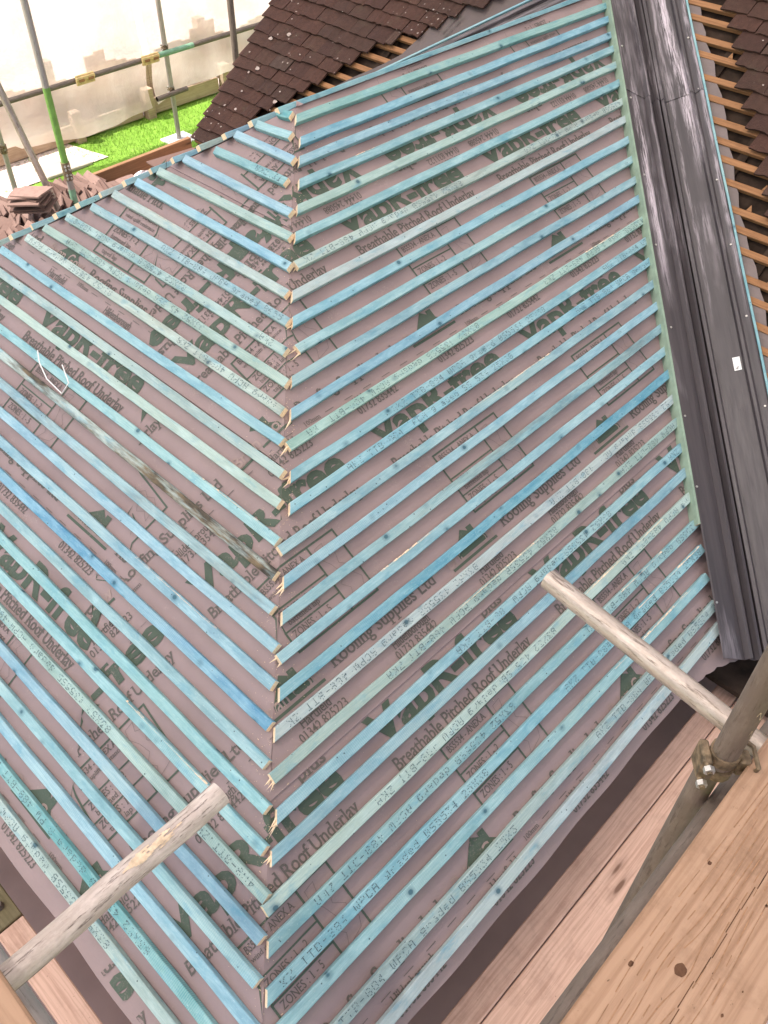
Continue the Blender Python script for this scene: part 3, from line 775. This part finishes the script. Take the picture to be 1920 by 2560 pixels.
# tiles: one slab each, bedded course over course
TW,TL,TT=.165,.265,.012
def tile(m,y,u,w=TW,mi=0):
    """tail centre (y,u); the head runs up the slope"""
    jy,ju,jr=rnd.uniform(-.003,.003),rnd.uniform(-.005,.005),rnd.uniform(-.025,.025)
    hh=rnd.uniform(-.002,.004); nb=6; w2=w/2-.0015; top=[];bot=[]
    for k in (0,1):
        for j in range(nb+1):
            yy=-w2+2*w2*j/nb; cam=.004*(1-(yy/w2)**2)
            du=0 if k==0 else TL; lump=rnd.uniform(-.0025,.0025) if k==0 else 0
            Y=y+jy+yy+jr*du; Uu=u+ju+du-jr*yy+(lump*1.5)
            h=.0585-(.0325*du/TL)+hh+cam+lump
            top.append(PW(Y,Uu,h)); bot.append(PW(Y,Uu,h-TT))
    b=len(m.v); m.v+= [tuple(p) for p in top]+[tuple(p) for p in bot]; N=2*(nb+1); n1=nb+1
    for j in range(nb):
        m.f.append((b+j,b+n1+j,b+n1+j+1,b+j+1)); m.f.append((b+N+j,b+N+j+1,b+N+n1+j+1,b+N+n1+j)); m.f.append((b+j,b+j+1,b+N+j+1,b+N+j)); m.m+=[mi]*3
    m.f.append((b,b+N,b+N+n1,b+n1)); m.f.append((b+nb,b+n1+nb,b+N+n1+nb,b+N+nb)); m.m+=[mi]*2
m=MB()
nearT=[(-.695,-.151),(-.796,-.244),(-.894,-.355),(-.969,-.454),(-1.045,-.579),(-1.149,-.677),(-1.232,-.785),(-1.317,-.886),(-1.425,-1.0),(-1.524,-1.099),(-1.599,-1.199),(-1.70,-1.30),(-1.79,-1.405),(-1.88,-1.51),(-1.97,-1.615)]
for (y,u) in nearT:
    yy=y-TW/2
    while yy>-3.4:
        tile(m,yy,u); yy-=TW
for k,u in enumerate((-.045,.06,.165,.27,.375)):
    yy=-.62+.06*k-(.08 if k%2 else 0)
    while yy>-3.4: tile(m,yy,u); yy-=TW
farT=[(.82,-.665),(.90,-.77),(1.02,-.87),(1.17,-.985),(1.271,-1.087),(1.372,-1.206),(1.418,-1.304),(1.487,-1.42),(1.569,-1.509),(1.651,-1.615),(1.75,-1.72),(1.83,-1.82),(1.86,-1.925),(1.9,-2.02),(1.9,-2.12)]
mnear=m; m=MB()
vg=lambda u: 2.377+.13*(u+1.059)
for k,(y,u) in enumerate(farT):
    e=vg(u); yy=e-TW*(.5 if k%2 else .75); w=TW if k%2 else TW*1.5
    tile(m,e-w/2,u,w); yy=e-w-TW/2
    while yy-TW/2>y-.02: tile(m,yy,u); yy-=TW
    rest=yy+TW/2-y
    if rest>.05: tile(m,y+rest/2,u,rest)
for k in range(9):
    u=-.56+.105*k; e=vg(u); y=.74-.10*k; yy=e-TW*(.5 if k%2 else 1.)
    while yy>y: tile(m,yy,u); yy-=TW
for q in range(34):                              # lichen rosettes
    if q<20: y,u=rnd.uniform(1.55,2.3),rnd.uniform(-2.0,-.85)
    else: y,u=rnd.uniform(-1.25,-.85)-.25*rnd.random(),rnd.uniform(-.5,.1)
    r=rnd.choice((.006,.008,.012,.02))*(.5 if q>=20 else 1); k=9; pts=[]
    for a in range(k):
        w=2*pi*a/k; rr=r*rnd.uniform(.6,1.2); pts.append(PW(y+rr*cos(w),u+rr*sin(w)*.8,.0635))
    (m if q<20 else mnear).poly(pts,1)
addm(mnear,'tile_covering',[TILE,LICH])['label']='dark tiles with white lichen specks right of the near valley'
addm(m,'tile_covering',[TILE,LICH])['label']='dark brown tiles stepping down behind the far hip'
# eaves timber of the main roof seen through the torn sheet
m=MB(); m.box((LW-2.08*cos(AW)+.25,-3.1,-1.55),(.03,1.5,.22)); m.box((.62,-3.0,-1.92),(1.2,1.1,.03)); addm(m,'eaves_timber',[DECK])

# ------------------------------------------------------------------ house walls and ground
m=MB()
m.box((2.0,-2.36,-2.05),(8.4,.10,.72)); m.box((-2.36,-.1,-2.05),(.10,4.6,.72)); m.box((2.0,2.1,-2.05),(8.4,.10,.72))
w=m.build('house_wall',[BRICK]); tag(w,'brick house wall in shadow under the eaves of the hipped roof','wall')
m=MB()
def gz(x,y): return -2.4
n=40
for i in range(n):
    for j in range(n):
        x0,x1=-40+80*i/n,-40+80*(i+1)/n; y0,y1=-40+80*j/n,-40+80*(j+1)/n
        m.quad((x0,y0,-2.4),(x1,y0,-2.4),(x1,y1,-2.4),(x0,y1,-2.4))
tag(m.build('ground',[GRASS]),kind='structure')
m=MB(); m.quad((-9,-9,-2.392),(9,-9,-2.392),(9,3.3,-2.392),(-9,3.3,-2.392)); tag(m.build('soil',[SOIL]),kind='structure')
m=MB()
for q in range(36000):
    x,y=rnd.uniform(-.8,5.5),rnd.uniform(3.4,5.45)
    if (abs(x-1.15)<.35 and 4.6<y<5.4 and rnd.random()<.93) or (x<1.0 and y>5.0): continue
    if rnd.random()<.3*(.5+.5*sin(x*3+y*2)): continue
    a=rnd.uniform(0,6.28); h=rnd.uniform(.015,.042); w=.0035; lx,ly=rnd.uniform(-.02,.02),rnd.uniform(-.02,.02)
    m.add([(x-w*cos(a),y-w*sin(a),-2.398),(x+w*cos(a),y+w*sin(a),-2.398),(x+lx,y+ly,-2.4+h)],[(0,1,2)])
tag(m.build('grass',[BLADE]),kind='stuff')
m=MB(); m.quad((-12,5.55,-2.394),(25,5.55,-2.394),(25,36,-2.394),(-12,36,-2.394)); m.quad((-1.6,4.95,-2.390),(1.75,4.95,-2.390),(1.62,5.52,-2.390),(-1.6,5.52,-2.390))
tag(m.build('gravel',[GRAVEL]),kind='structure')
m=MB(); m.box((.95,4.55,-2.39),(.62,.42,.03),bev=.006); tag(m.build('paving_slab',[PALESLAB]),'pale square slab lying on the lawn by the plastic sheet','slab')
m=MB(); m.box((1.30,5.05,-2.385),(.5,.26,.03),bev=.006); tag(m.build('paving_slab',[PALESLAB]),'long bleached slab at the lawn edge beyond the green-painted pole','slab')
# lawn edging: planks and posts
eg=empty('lawn_edging',(2,5.5,-2.4)); tag(eg,'low timber plank edging with short posts along the far side of the lawn','edging')
def addto(root,m,name,mats,**k): return adopt(m.build(name,mats,**k),root)
for x0,x1 in ((.2,1.72),(1.80,2.56),(2.72,3.6),(3.75,5.6)):
    m=MB(); M=frame((x0,5.5,-2.3),(1,0,0),(0,0,1)); m.box(((x1-x0)/2,0,0),(x1-x0,.045,.16),bev=.004); addto(eg,m,'plank',[FENCE],matrix=M)
for x in (1.76,2.64,3.68): 
    m=MB(); m.box((x,5.47,-2.25),(.10,.10,.32),bev=.006); addto(eg,m,'post',[FENCE])
# fence further back, faint through the sheet
fn=empty('garden_fence',(3,5.66,-2.4)); tag(fn,'low timber fence showing faintly through the lower part of the plastic sheeting','fence')
for k in range(5):
    m=MB()
    for j in range(15): m.box((-2+1.9*k+.12*j,5.66,-2.14+.035*sin(k*5+j*.9)+(.12 if (k*15+j)%11<2 else 0)),(.115,.02,.62))
    addto(fn,m,'panel',[FENCE]); m=MB(); m.box((-2.1+1.9*k,5.72,-2.08),(.1,.1,.85)); addto(fn,m,'post',[FENCE])

# ------------------------------------------------------------------ scaffold
RT_=.02415
def scaf_tube(name,label,A,B,mat,cat='tube',hollow=.86,n=20,group=None,seg=8,wob=.0,mats=None):
    A,B=Vector(A),Vector(B); M=frame(A,B-A,Vector((0,0,1)) if abs((B-A).normalized().z)<.9 else Vector((0,1,0))); L=(B-A).length
    m=MB(); m.tube([(L*i/seg,wob*sin(i*1.7),wob*cos(i*2.3)) for i in range(seg+1)],RT_,n,0,True,hollow,1)
    o=m.build(name,[mat,DECK]+(mats or []),matrix=M,smooth=True)
    if label: tag(o,label,cat,group)
    return o,M,L
def coupler(M,x,name='coupler',turn=0.0,mat=BRASS,parent=None,size=1.0):
    """right-angle coupler in the tube's space at x: two jaws, bolts and a hinge"""
    m=MB(); R=Matrix.Rotation(turn,3,'X')
    def tr(p): p=R@Vector(p); return Vector((x+p.x,p.y,p.z))
    for dx in (-.022,.022):
        m.tube([tr((dx-.013,0,0)),tr((dx+.013,0,0))],.0305*size,14)
    m.box(tr((0,.036,0)),(.066,.018,.05),R,0,.004); m.box(tr((0,-.036,.004)),(.05,.022,.030),R,0,.004)
    for sx,sy in ((-.026,.05),(.026,.05),(.0,-.055)):
        m.tube([tr((sx,sy-.012,.0)),tr((sx,sy-.012,.046))],.0055,8,0); m.tube([tr((sx,sy-.012,.032)),tr((sx,sy-.012,.042))],.0105,6,1)
    m.tube([tr((.034,-.03,-.03)),tr((.05,-.045,.0)),tr((.034,-.05,.035)),tr((.015,-.05,.03))],.0045,8,0)
    I=M
    m.v=[tuple(I@Vector(p)) for p in m.v]
    o=m.build(name,[mat,STEEL],smooth=True)
    if parent: o.parent=parent; o.matrix_parent_inverse=parent.matrix_world.inverted()
    return o
# near scaffold
scaf_tube('scaffold_tube','weathered grey steel tube poking over the lower right battens above the roof',(-1.484,-2.483,-.05),(-1.60,-3.62,-.05),TUBEG)
o,M,L=scaf_tube('scaffold_tube','chalky cracked tube with a cream cement patch across the lower left battens',(-2.335,-2.356,-.05),(-3.6,-2.368,-.05),TUBEW,wob=.0012,seg=16)
m=MB()
cr_=RT_+.0014
for i in range(26):                             # cement smear, following the tube
    for j in range(16):
        x0=.09+.0055*i; a0=.95+.055*j
        q=((i-12.5)/13)**2+((j-7.5)/8)**2+.75*nz(i*.09,j*.11)
        if q>.62: continue
        m.quad((x0,cr_*cos(a0),cr_*sin(a0)),(x0+.0055,cr_*cos(a0),cr_*sin(a0)),(x0+.0055,cr_*cos(a0+.055),cr_*sin(a0+.055)),(x0,cr_*cos(a0+.055),cr_*sin(a0+.055)))
c=m.build('cement_patch',[CREAM],matrix=M); c.parent=o; c.matrix_parent_inverse=M.inverted()
stand,M,L=scaf_tube('scaffold_standard','grimy brown upright scaffold pole crossing the pale tube at right',(-1.655,-3.0,-.005),(-1.655,-3.0,2.2),TUBED)
coupler(M,.006,turn=2.3,parent=stand,size=.93)
for z,a,w in ((.19,-2.4,.5),(.13,-2.2,.35),(.26,-1.9,.55)):   # scratches of dry mortar on the pole
    m=MB()
    for j in range(6):
        t0,t1=a+w*j/6,a+w*(j+1)/6; r=RT_+.0012; zz=z+.012*sin(j); z2=z+.012*sin(j+1)
        m.quad((-1.655+r*cos(t0),-3+r*sin(t0),zz),(-1.655+r*cos(t1),-3+r*sin(t1),z2),(-1.655+r*cos(t1),-3+r*sin(t1),z2+.004),(-1.655+r*cos(t0),-3+r*sin(t0),zz+.005))
    sm=m.build('mortar_smear',[CREAM]); sm.parent=stand; sm.matrix_parent_inverse=stand.matrix_world.inverted()
scaf_tube('scaffold_standard','dark lower length of upright pole running down behind the scaffold boards',(-1.665,-2.985,-2.4),(-1.662,-2.99,-.012),TUBED)
scaf_tube('scaffold_ledger','dull brown horizontal tube tucked under the edge of the nearest knotty board',(-4.2,-3.038,-.125),(.8,-3.038,-.125),TUBED,seg=12)
scaf_tube('scaffold_ledger','grey tube under the pale board edge at bottom left of the roof',(-2.785,-4.0,-.125),(-2.785,-.6,-.125),TUBEF,seg=12)
# boards
def sboard(label,A,B,w,mat,th=.038,up=(0,0,1),nm='scaffold_board',group=None,cat='board',extra=None):
    A,B=Vector(A),Vector(B); L=(B-A).length; M=frame(A,B-A,up); m=MB(); n=10
    m.box((L/2,0,-th/2),(L,w,th),bev=.004)
    if extra: extra(m)
    o=m.build(nm,[mat]+([KN,GR] if extra else []),matrix=M); tag(o,label,cat,group); return o,M
KN=NT('Knot',.7,.2); kv=KN.coord('Object'); KN.color(KN.ramp(KN.noise(kv,60,4),[(.3,(.07,.032,.018)),(.7,(.13,.065,.035))])); KN=KN.mat
GR=simple('GrainLine',(.29,.165,.095),.75,.2,.3,60)
def bp_(x,y): return (x,y,.0006)
def knotty(m):
    cx,cy=2.36,.02
    m.poly([bp_(cx+.011*cos(a*pi/8)*(1+.1*sin(a*2)),cy+.0095*sin(a*pi/8)) for a in range(16)],1)
    for q in range(5):                               # grain flowing round the knot
        for sg in (-1,1):
            P=[]
            for i in range(40):
                x=cx-.42+.84*i/39; d=(x-cx)/(.05+.03*q); y=cy+sg*(.004+.0115*q+(.011*math.exp(-d*d)))+.003*sin(x*9+q)
                P.append((x,y))
            for i in range(39):
                if rnd.random()<.12: continue
                w=.0003+.0006*abs(sin(i*.7+q))
                if abs(P[i][1])<.108: m.quad(bp_(P[i][0],P[i][1]-w),bp_(P[i+1][0],P[i+1][1]-w),bp_(P[i+1][0],P[i+1][1]+w),bp_(P[i][0],P[i][1]+w),2)
    for i in range(30):                              # a long drying crack
        x=cx-.75+.05*i; y=-.035+.03*sin(i*.09)+.002*sin(i*1.9); m.quad(bp_(x,y-.0006),bp_(x+.05,y-.0006+.001),bp_(x+.05,y+.0008+.001),bp_(x,y+.0008),1)
    for q in range(26):
        x,y=rnd.uniform(1.6,3.1),rnd.uniform(-.10,.10); r=rnd.uniform(.0012,.004); m.poly([bp_(x+r*1.6*cos(a*pi/4)*rnd.uniform(.6,1.2),y+r*sin(a*pi/4)) for a in range(8)],1)
sboard('warm knotty scaffold board nearest the camera, beside the grimy upright pole',(-4.4,-3.163,.02),(-.9,-3.152,.02),.225,BOARD,extra=knotty)
sboard('warm scaffold board at bottom right corner, outside the knotty one',(-4.4,-3.393,.02),(-.9,-3.383,.02),.225,BOARD)
sboard('bright scaffold board end at the bottom left corner beside the grey tube',(-2.888,-4.2,.02),(-2.888,-1.0,.02),.225,BOARD)
LB_=[]
sboard('narrow shadowed plank of the lower platform closest under the right eaves',(-3.6,-2.706,-2.0),(1.8,-2.703,-2.0),.100,BOARDL)
sboard('dusty pinkish plank of the lower platform between the seam and the dull ledger',(-3.6,-2.872,-2.0),(1.8,-2.869,-2.0),.222,BOARDL)
sboard('outer plank of the lower platform mostly hidden under the ledger',(-3.6,-3.100,-2.0),(1.8,-3.097,-2.0),.222,BOARDL)
sboard('reddish plank of the lower platform under the left eaves',(-2.772,-3.0,-2.0),(-2.772,-1.262,-2.0),.11,BOARDL)
sboard('dark greenish plank end of the lower platform at the left edge of the roof',(-2.772,-1.255,-2.0),(-2.772,.8,-2.0),.11,mat_wood('MossyBoard',(.16,.13,.07),(.22,.18,.10),(.08,.07,.03)))
sboard('second plank of the lower platform beyond the reddish one at left',(-2.945,-3.0,-2.0),(-2.945,.8,-2.0),.222,BOARDL)
m=MB(); m.tube([(-2.765,-1.17,-1.999),(-2.765,-1.17,-1.975)],[.02,.014],12); tag(m.build('end_cap',[TUBED]),'small dark round cap on the mossy plank end at the left edge','cap')
# far platform
for k in range(4): sboard('far platform plank under the piled tiles, %s'%('first out from the eaves','second out from the eaves','third out from the eaves','right against the orange toe board')[k],(-1.9,2.62+.23*k,-2.0),(1.75,2.62+.23*k,-2.0),.222,BOARDL)
m=MB(); M=frame((-1.9,3.37,-1.86),(1,0.0,.012),(0,-1,0)); m.box((1.79,0,-.0),(3.58,.225,.038),bev=.003)
tag(m.build('toe_board',[TOE],matrix=M),'orange toe board on edge between the piled tiles and the lawn','board')
m=MB(); m.box((1.44,2.92,-1.64),(.10,.07,.09),bev=.008); tag(m.build('timber_block',[OLDB]),'small orange timber block at the foot of the tiled verge','block')
# far uprights
P1,M,L=scaf_tube('scaffold_standard','scaffold pole painted bright green midway, standing among the piled tiles',(.263,2.9,-2.0),(.263,2.9,1.6),TUBEF,mats=[GREENP,TEALP])
m=MB(); m.tube([(.263,2.9,-1.36),(.263,2.9,-.81)],RT_+.0012,20,0,False); b=m.build('green_paint',[GREENP],smooth=True); b.parent=P1; b.matrix_parent_inverse=P1.matrix_world.inverted()
m=MB(); m.tube([(.263,2.9,-2.0),(.263,2.9,-1.53)],RT_+.0012,20,0,False); b=m.build('teal_paint',[TEALP],smooth=True); b.parent=P1; b.matrix_parent_inverse=P1.matrix_world.inverted()
m=MB(); m.tube([(.263,2.9,-1.46),(.263,2.9,-1.33)],RT_+.008,14,0)
for z in (-1.44,-1.415,-1.375,-1.35):
    for a in (-2.2,-1.5): m.tube([(.263+.03*cos(a),2.9+.03*sin(a),z),(.263+.044*cos(a),2.9+.044*sin(a),z)],.008,6,1)
b=m.build('sleeve_coupler',[BRASS,STEEL],smooth=True); b.parent=P1; b.matrix_parent_inverse=P1.matrix_world.inverted()
scaf_tube('scaffold_brace','pale raking tube leaning down to the left of the green-painted pole',(.205,2.9,-2.08),(-.62,2.9,2.1),TUBEG)
scaf_tube('scaffold_standard','dark brown upright pole rising behind the tiled verge',(1.643,2.56,-2.0),(1.643,2.56,2.0),TUBED)
YF=4.79
P2,M2_,L=scaf_tube('scaffold_standard','galvanised pole on a white base plate on the lawn by the tiled verge',(2.51,YF,-2.39),(2.51,YF,2.0),TUBEF)
P0,M0_,L=scaf_tube('scaffold_standard','galvanised pole on a white base plate at the far left of the lawn',(.655,YF+.02,-2.39),(.655,YF+.02,2.0),TUBEF)
for P,M,hs in ((P2,M2_,(.48,.87)),(P0,M0_,(.45,))):
    m=MB(); x,y=M[0][3],M[1][3]; m.box((x,y,-2.388),(.17,.17,.012),bev=.002); m.box((x,y,-2.40),(.30,.26,.03),bev=.004); m.tube([(x,y,-2.38),(x,y,-2.34)],.018,12)
    b=m.build('base_plate',[WHITEP]); b.parent=P; b.matrix_parent_inverse=P.matrix_world.inverted()
    for h in hs: coupler(M,h,turn=0.9,parent=P)
LG,M,L=scaf_tube('scaffold_ledger','long brown guard tube with a green painted stretch across the plastic sheet',(-1.2,YF-.05,-1.545),(5.2,YF-.05,-1.528),TUBED,seg=12)
m=MB(); m.tube([(2.32,YF-.05,-1.536),(2.80,YF-.05,-1.535)],RT_+.0012,20,0,False); b=m.build('green_paint',[TEALP],smooth=True); b.parent=LG; b.matrix_parent_inverse=LG.matrix_world.inverted()
for x in (1.55,2.27):
    m=MB(); m.box((x,YF-.085,-1.53),(.19,.02,.085),bev=.003); m.box((x,YF-.10,-1.515),(.19,.016,.03),bev=.003)
    for dx in (-.05,.05): m.box((x+dx,YF-.11,-1.53),(.055,.006,.022),None,1)
    b=m.build('sheet_clip',[CLIP,OLDB]); b.parent=LG; b.matrix_parent_inverse=LG.matrix_world.inverted()
scaf_tube('scaffold_tube','short brown tube clamped low on the galvanised pole near the tiled verge',(2.29,YF-.05,-1.92),(2.66,YF-.05,-1.91),TUBED)
# plastic sheet, wrinkled and hung from the guard tube
def sheet(name,label,x0,x1,zb,zt,y0,mat,dy=.05):
    m=MB(); nx,nz_=90,40; idx=[]
    for i in range(nx+1):
        r=[]
        for j in range(nz_+1):
            x=x0+(x1-x0)*i/nx; t=j/nz_; zz0=zb(x); z=zz0+(zt-zz0)*t
            w=dy*(.6*sin(x*3.1+z*.6)+.35*sin(x*7.7+1+z*1.1)+.25*sin(x*15+z*2.5)+.3*sin(z*2.2+x))
            if z<-1.5: w+=.035*sin((z+1.5)*9+x*2.2)*(1 if z<-1.6 else .4)
            r.append(len(m.v)); m.v.append((x,y0+w,z))
        idx.append(r)
    for i in range(nx):
        for j in range(nz_): m.f.append((idx[i][j],idx[i+1][j],idx[i+1][j+1],idx[i][j+1])); m.m.append(0)
    o=m.build(name,[mat],smooth=True,auto=False); tag(o,label,'sheeting'); return o
sheet('plastic_sheeting','bright cloudy plastic sheet hung behind the guard tube left of the galvanised pole',-3.,2.36,lambda x:-2.10+.03*sin(x*3)+(.04 if x<.9 else 0),-.55,5.0,SHEET)
sheet('plastic_sheeting','cloudy plastic sheet right of the galvanised pole, running behind the tiled verge',2.46,6.5,lambda x:-2.05+.05*sin(x*2.2),-.55,5.02,SHEET)

# ------------------------------------------------------------------ piled reclaimed tiles
def plate(m,w=.165,l=.27,t=.011):
    n=4; top=[];N=(n+1)*2
    for k in (0,1):
        for j in range(n+1):
            x=-w/2+w*j/n+rnd.uniform(-.003,.003); y=(-l/2 if k==0 else l/2)+rnd.uniform(-.006,.006); c=.003*(1-(2*x/w)**2); top.append((x,y,c))
    vs=[(a,b,c+t) for a,b,c in top]+top; F=[]
    for j in range(n): F+= [(j,j+1,n+1+j+1,n+1+j),(N+j,N+n+1+j,N+n+1+j+1,N+j+1),(j,N+j,N+j+1,j+1),(n+1+j,n+2+j,N+n+2+j,N+n+1+j)]
    F+=[(0,n+1,N+n+1,N),(n,N+n,N+2*n+1,2*n+1)]
    m.add(vs,F)
protos=[]
def slate(loc,rot,label,group,l=.27):
    m=MB(); plate(m,rnd.choice((.165,.165,.15)),l*rnd.uniform(.9,1.05)); M=Matrix.Translation(loc)@rot.to_4x4()
    o=m.build('roof_tile',[SLATE],matrix=M); tag(o,label,'roof tile',group); return o
from mathutils import Euler
G1='tiles leaning in the long row'; G2='tiles laid flat in the front pile'; G3_='tiles slumped at the left edge'; G4='bedding tiles under the rows'
for row,(yy,zz) in enumerate(((2.80,-1.73),(3.0,-1.70),(3.19,-1.70))):
    x=-.30
    while x<.60:
        x+=rnd.uniform(.020,.042)
        if row==0 and x>.80: break
        slate(Vector((x,yy+rnd.uniform(-.05,.05),zz+rnd.uniform(-.018,.018)-.10*max(0,x-.35))),Euler((rnd.uniform(-.2,.2),-.85+rnd.uniform(-.30,.30),rnd.uniform(-.45,.25))).to_matrix(),'thin brown tile leaning in the long row beside the green-painted pole',G1)
for k in range(8):
    slate(Vector((-.08+rnd.uniform(-.03,.03),2.86+rnd.uniform(-.035,.035),-1.54+.0155*k)),Euler((-.12+rnd.uniform(-.04,.04),-.16+.02*k,.5+rnd.uniform(-.3,.3))).to_matrix(),'thin tile laid flat in the small pile left of the leaning tube',G2)
for k in range(16):
    slate(Vector((-.45+.028*k+rnd.uniform(-.02,.02),2.66+rnd.uniform(-.05,.05),-1.66+.01*(k%3))),Euler((rnd.uniform(-.2,.2),-.75+rnd.uniform(-.3,.3),rnd.uniform(-.4,.3))).to_matrix(),'brown tile slumped in the heap behind the far left hip',G3_)
for k in range(10):
    for q in range(6):
        slate(Vector((-.5+.17*k+rnd.uniform(-.02,.02),2.95+rnd.choice((-.14,.14)),-1.985+.045*q)),Euler((0,0,rnd.uniform(-.1,.1))).to_matrix(),'tile bedded flat under the leaning row on the far platform',G4)
slate(Vector((1.20,2.9,-1.60)),Euler((.0,.02,1.45)).to_matrix(),'long pale tile slab lying against the toe board near the tiled verge',None,.42)
# wrapped roll
m=MB(); n,k=22,12
for i in range(k+1):
    for j in range(n):
        th=pi*i/k; ph=2*pi*j/n; r=.088*(1+rnd.uniform(-.09,.09)); m.v.append((.90+r*1.15*sin(th)*cos(ph),2.92+r*sin(th)*sin(ph),-1.70+r*cos(th)))
for i in range(k):
    for j in range(n): m.f.append((i*n+j,i*n+(j+1)%n,(i+1)*n+(j+1)%n,(i+1)*n+j)); m.m.append(0)
tag(m.build('wrapped_bundle',[FOIL]),'crinkled silvery wrapped bundle lying by the orange toe board','bundle')

# ------------------------------------------------------------------ small things on the battens
m=MB(); m.tube([PL(y,s,h) for y,s,h in ((.211,1.615,.07),(.172,1.655,.052),(.086,1.69,.042),(-.034,1.70,.034),(-.040,1.645,.045),(.03,1.60,.07))],.0026,8)
tag(m.build('plastic_strip',[WHITEP],smooth=False),'bent white plastic strip caught on the upper left battens','strip')
m=MB()                                           # sawdust and chips from cutting along the hip
for q in range(1500):
    s=rnd.uniform(.15,3.0); onR=rnd.random()<.5; d=rnd.gammavariate(1.2,.05)
    if rnd.random()<.55: s=round(s/.1)*.1+rnd.uniform(-.03,.05)
    P=PR(hipR(s)+d,s,hR(hipR(s)+d,s)+.0035) if onR else PL(hipL(s)+d,s,hL(hipL(s)+d,s)+.0035)
    e=rnd.uniform(.0006,.0022); a=rnd.uniform(0,3.1); u=(Vector((1,0,0)) if onR else Vector((0,1,0)))*e*(3 if rnd.random()<.08 else 1); nn=NR if onR else NL; v=nn.cross(u).normalized()*e*.7
    u2=u*cos(a)+v*sin(a)*1.2; v2=v*cos(a)-u*sin(a)*.6
    m.poly([P-u2,P+v2,P+u2,P-v2])
for q in range(260):
    x,s=rnd.uniform(-1.8,2.),rnd.uniform(.2,3.05)
    if x<hipR(s)+.05 or x>valx(s)-.4: continue
    P=PR(x,s,hR(x,s)+.0035); e=rnd.uniform(.0005,.0015); m.poly([P-Vector((e,0,0)),P+NR.cross(Vector((e,0,0))),P+Vector((e,0,0)),P-NR.cross(Vector((e,0,0)))])
tag(m.build('sawdust',[SAWD]),kind='stuff')

# ------------------------------------------------------------------ unseen sheet, added above the frame to shade the roof and soften its light
cv=MB(); nx=24
for i in range(nx):
    for j in range(nx):
        def q(a,b):
            x,y=-6.5+13.5*a/nx,-6.3+10.6*b/nx; return (x,y,3.5+.16*y+.12*sin(x*2)*sin(y*1.3)-.12*abs(x))
        cv.quad(q(i,j),q(i+1,j),q(i+1,j+1),q(i,j+1))
tag(cv.build('temporary_roof',[SHADE_SHEET]),'pale sheeted temporary cover spanning high above the whole roof','cover')

# ------------------------------------------------------------------ light, sky, camera
SUN_EL,SUN_AZ=58,-50                              # azimuth from +Y towards +X
w=D.worlds.new('World'); scene.world=w; w.use_nodes=True; nt=w.node_tree
sky=nt.nodes.new('ShaderNodeTexSky'); sky.sky_type='NISHITA'; sky.sun_disc=False; sky.sun_elevation=math.radians(SUN_EL); sky.sun_rotation=math.radians(SUN_AZ); sky.air_density=1.2; sky.dust_density=3.0
bg=nt.nodes['Background']; nt.links.new(sky.outputs[0],bg.inputs[0]); bg.inputs[1].default_value=.13
sl=D.lights.new('sun','SUN'); sl.energy=4.0; sl.angle=math.radians(.6); sl.color=(1,.94,.86)
so=D.objects.new('sun',sl); col.objects.link(so)
dirn=Vector((sin(math.radians(SUN_AZ))*cos(math.radians(SUN_EL)),cos(math.radians(SUN_AZ))*cos(math.radians(SUN_EL)),sin(math.radians(SUN_EL))))
so.rotation_euler=dirn.to_track_quat('Z','Y').to_euler()
cam=D.cameras.new('camera'); co=D.objects.new('camera',cam); col.objects.link(co); scene.camera=co
cam.sensor_fit='HORIZONTAL'; cam.sensor_width=36; cam.lens=36*2211.97/1920; cam.clip_end=500; cam.clip_start=.02
R3=((0.6921220191452956,0.5112218975133735,-0.5095284899954712),(-0.7217139951608534,0.4997540520031838,-0.4789308892683356),(0.009798969496774506,0.6992124562743609,0.7148467816165759))
mw=Matrix.Identity(4)
for i in range(3):
    for j in range(3): mw[i][j]=R3[i][j]
mw[0][3],mw[1][3],mw[2][3]=-2.69822,-3.10577,1.50216
co.matrix_world=mw
scene.view_settings.view_transform='Standard'; scene.view_settings.look='None'; scene.view_settings.exposure=1.10; scene.view_settings.gamma=1
scene.cycles.use_denoising=True
scene.cycles.max_bounces=8
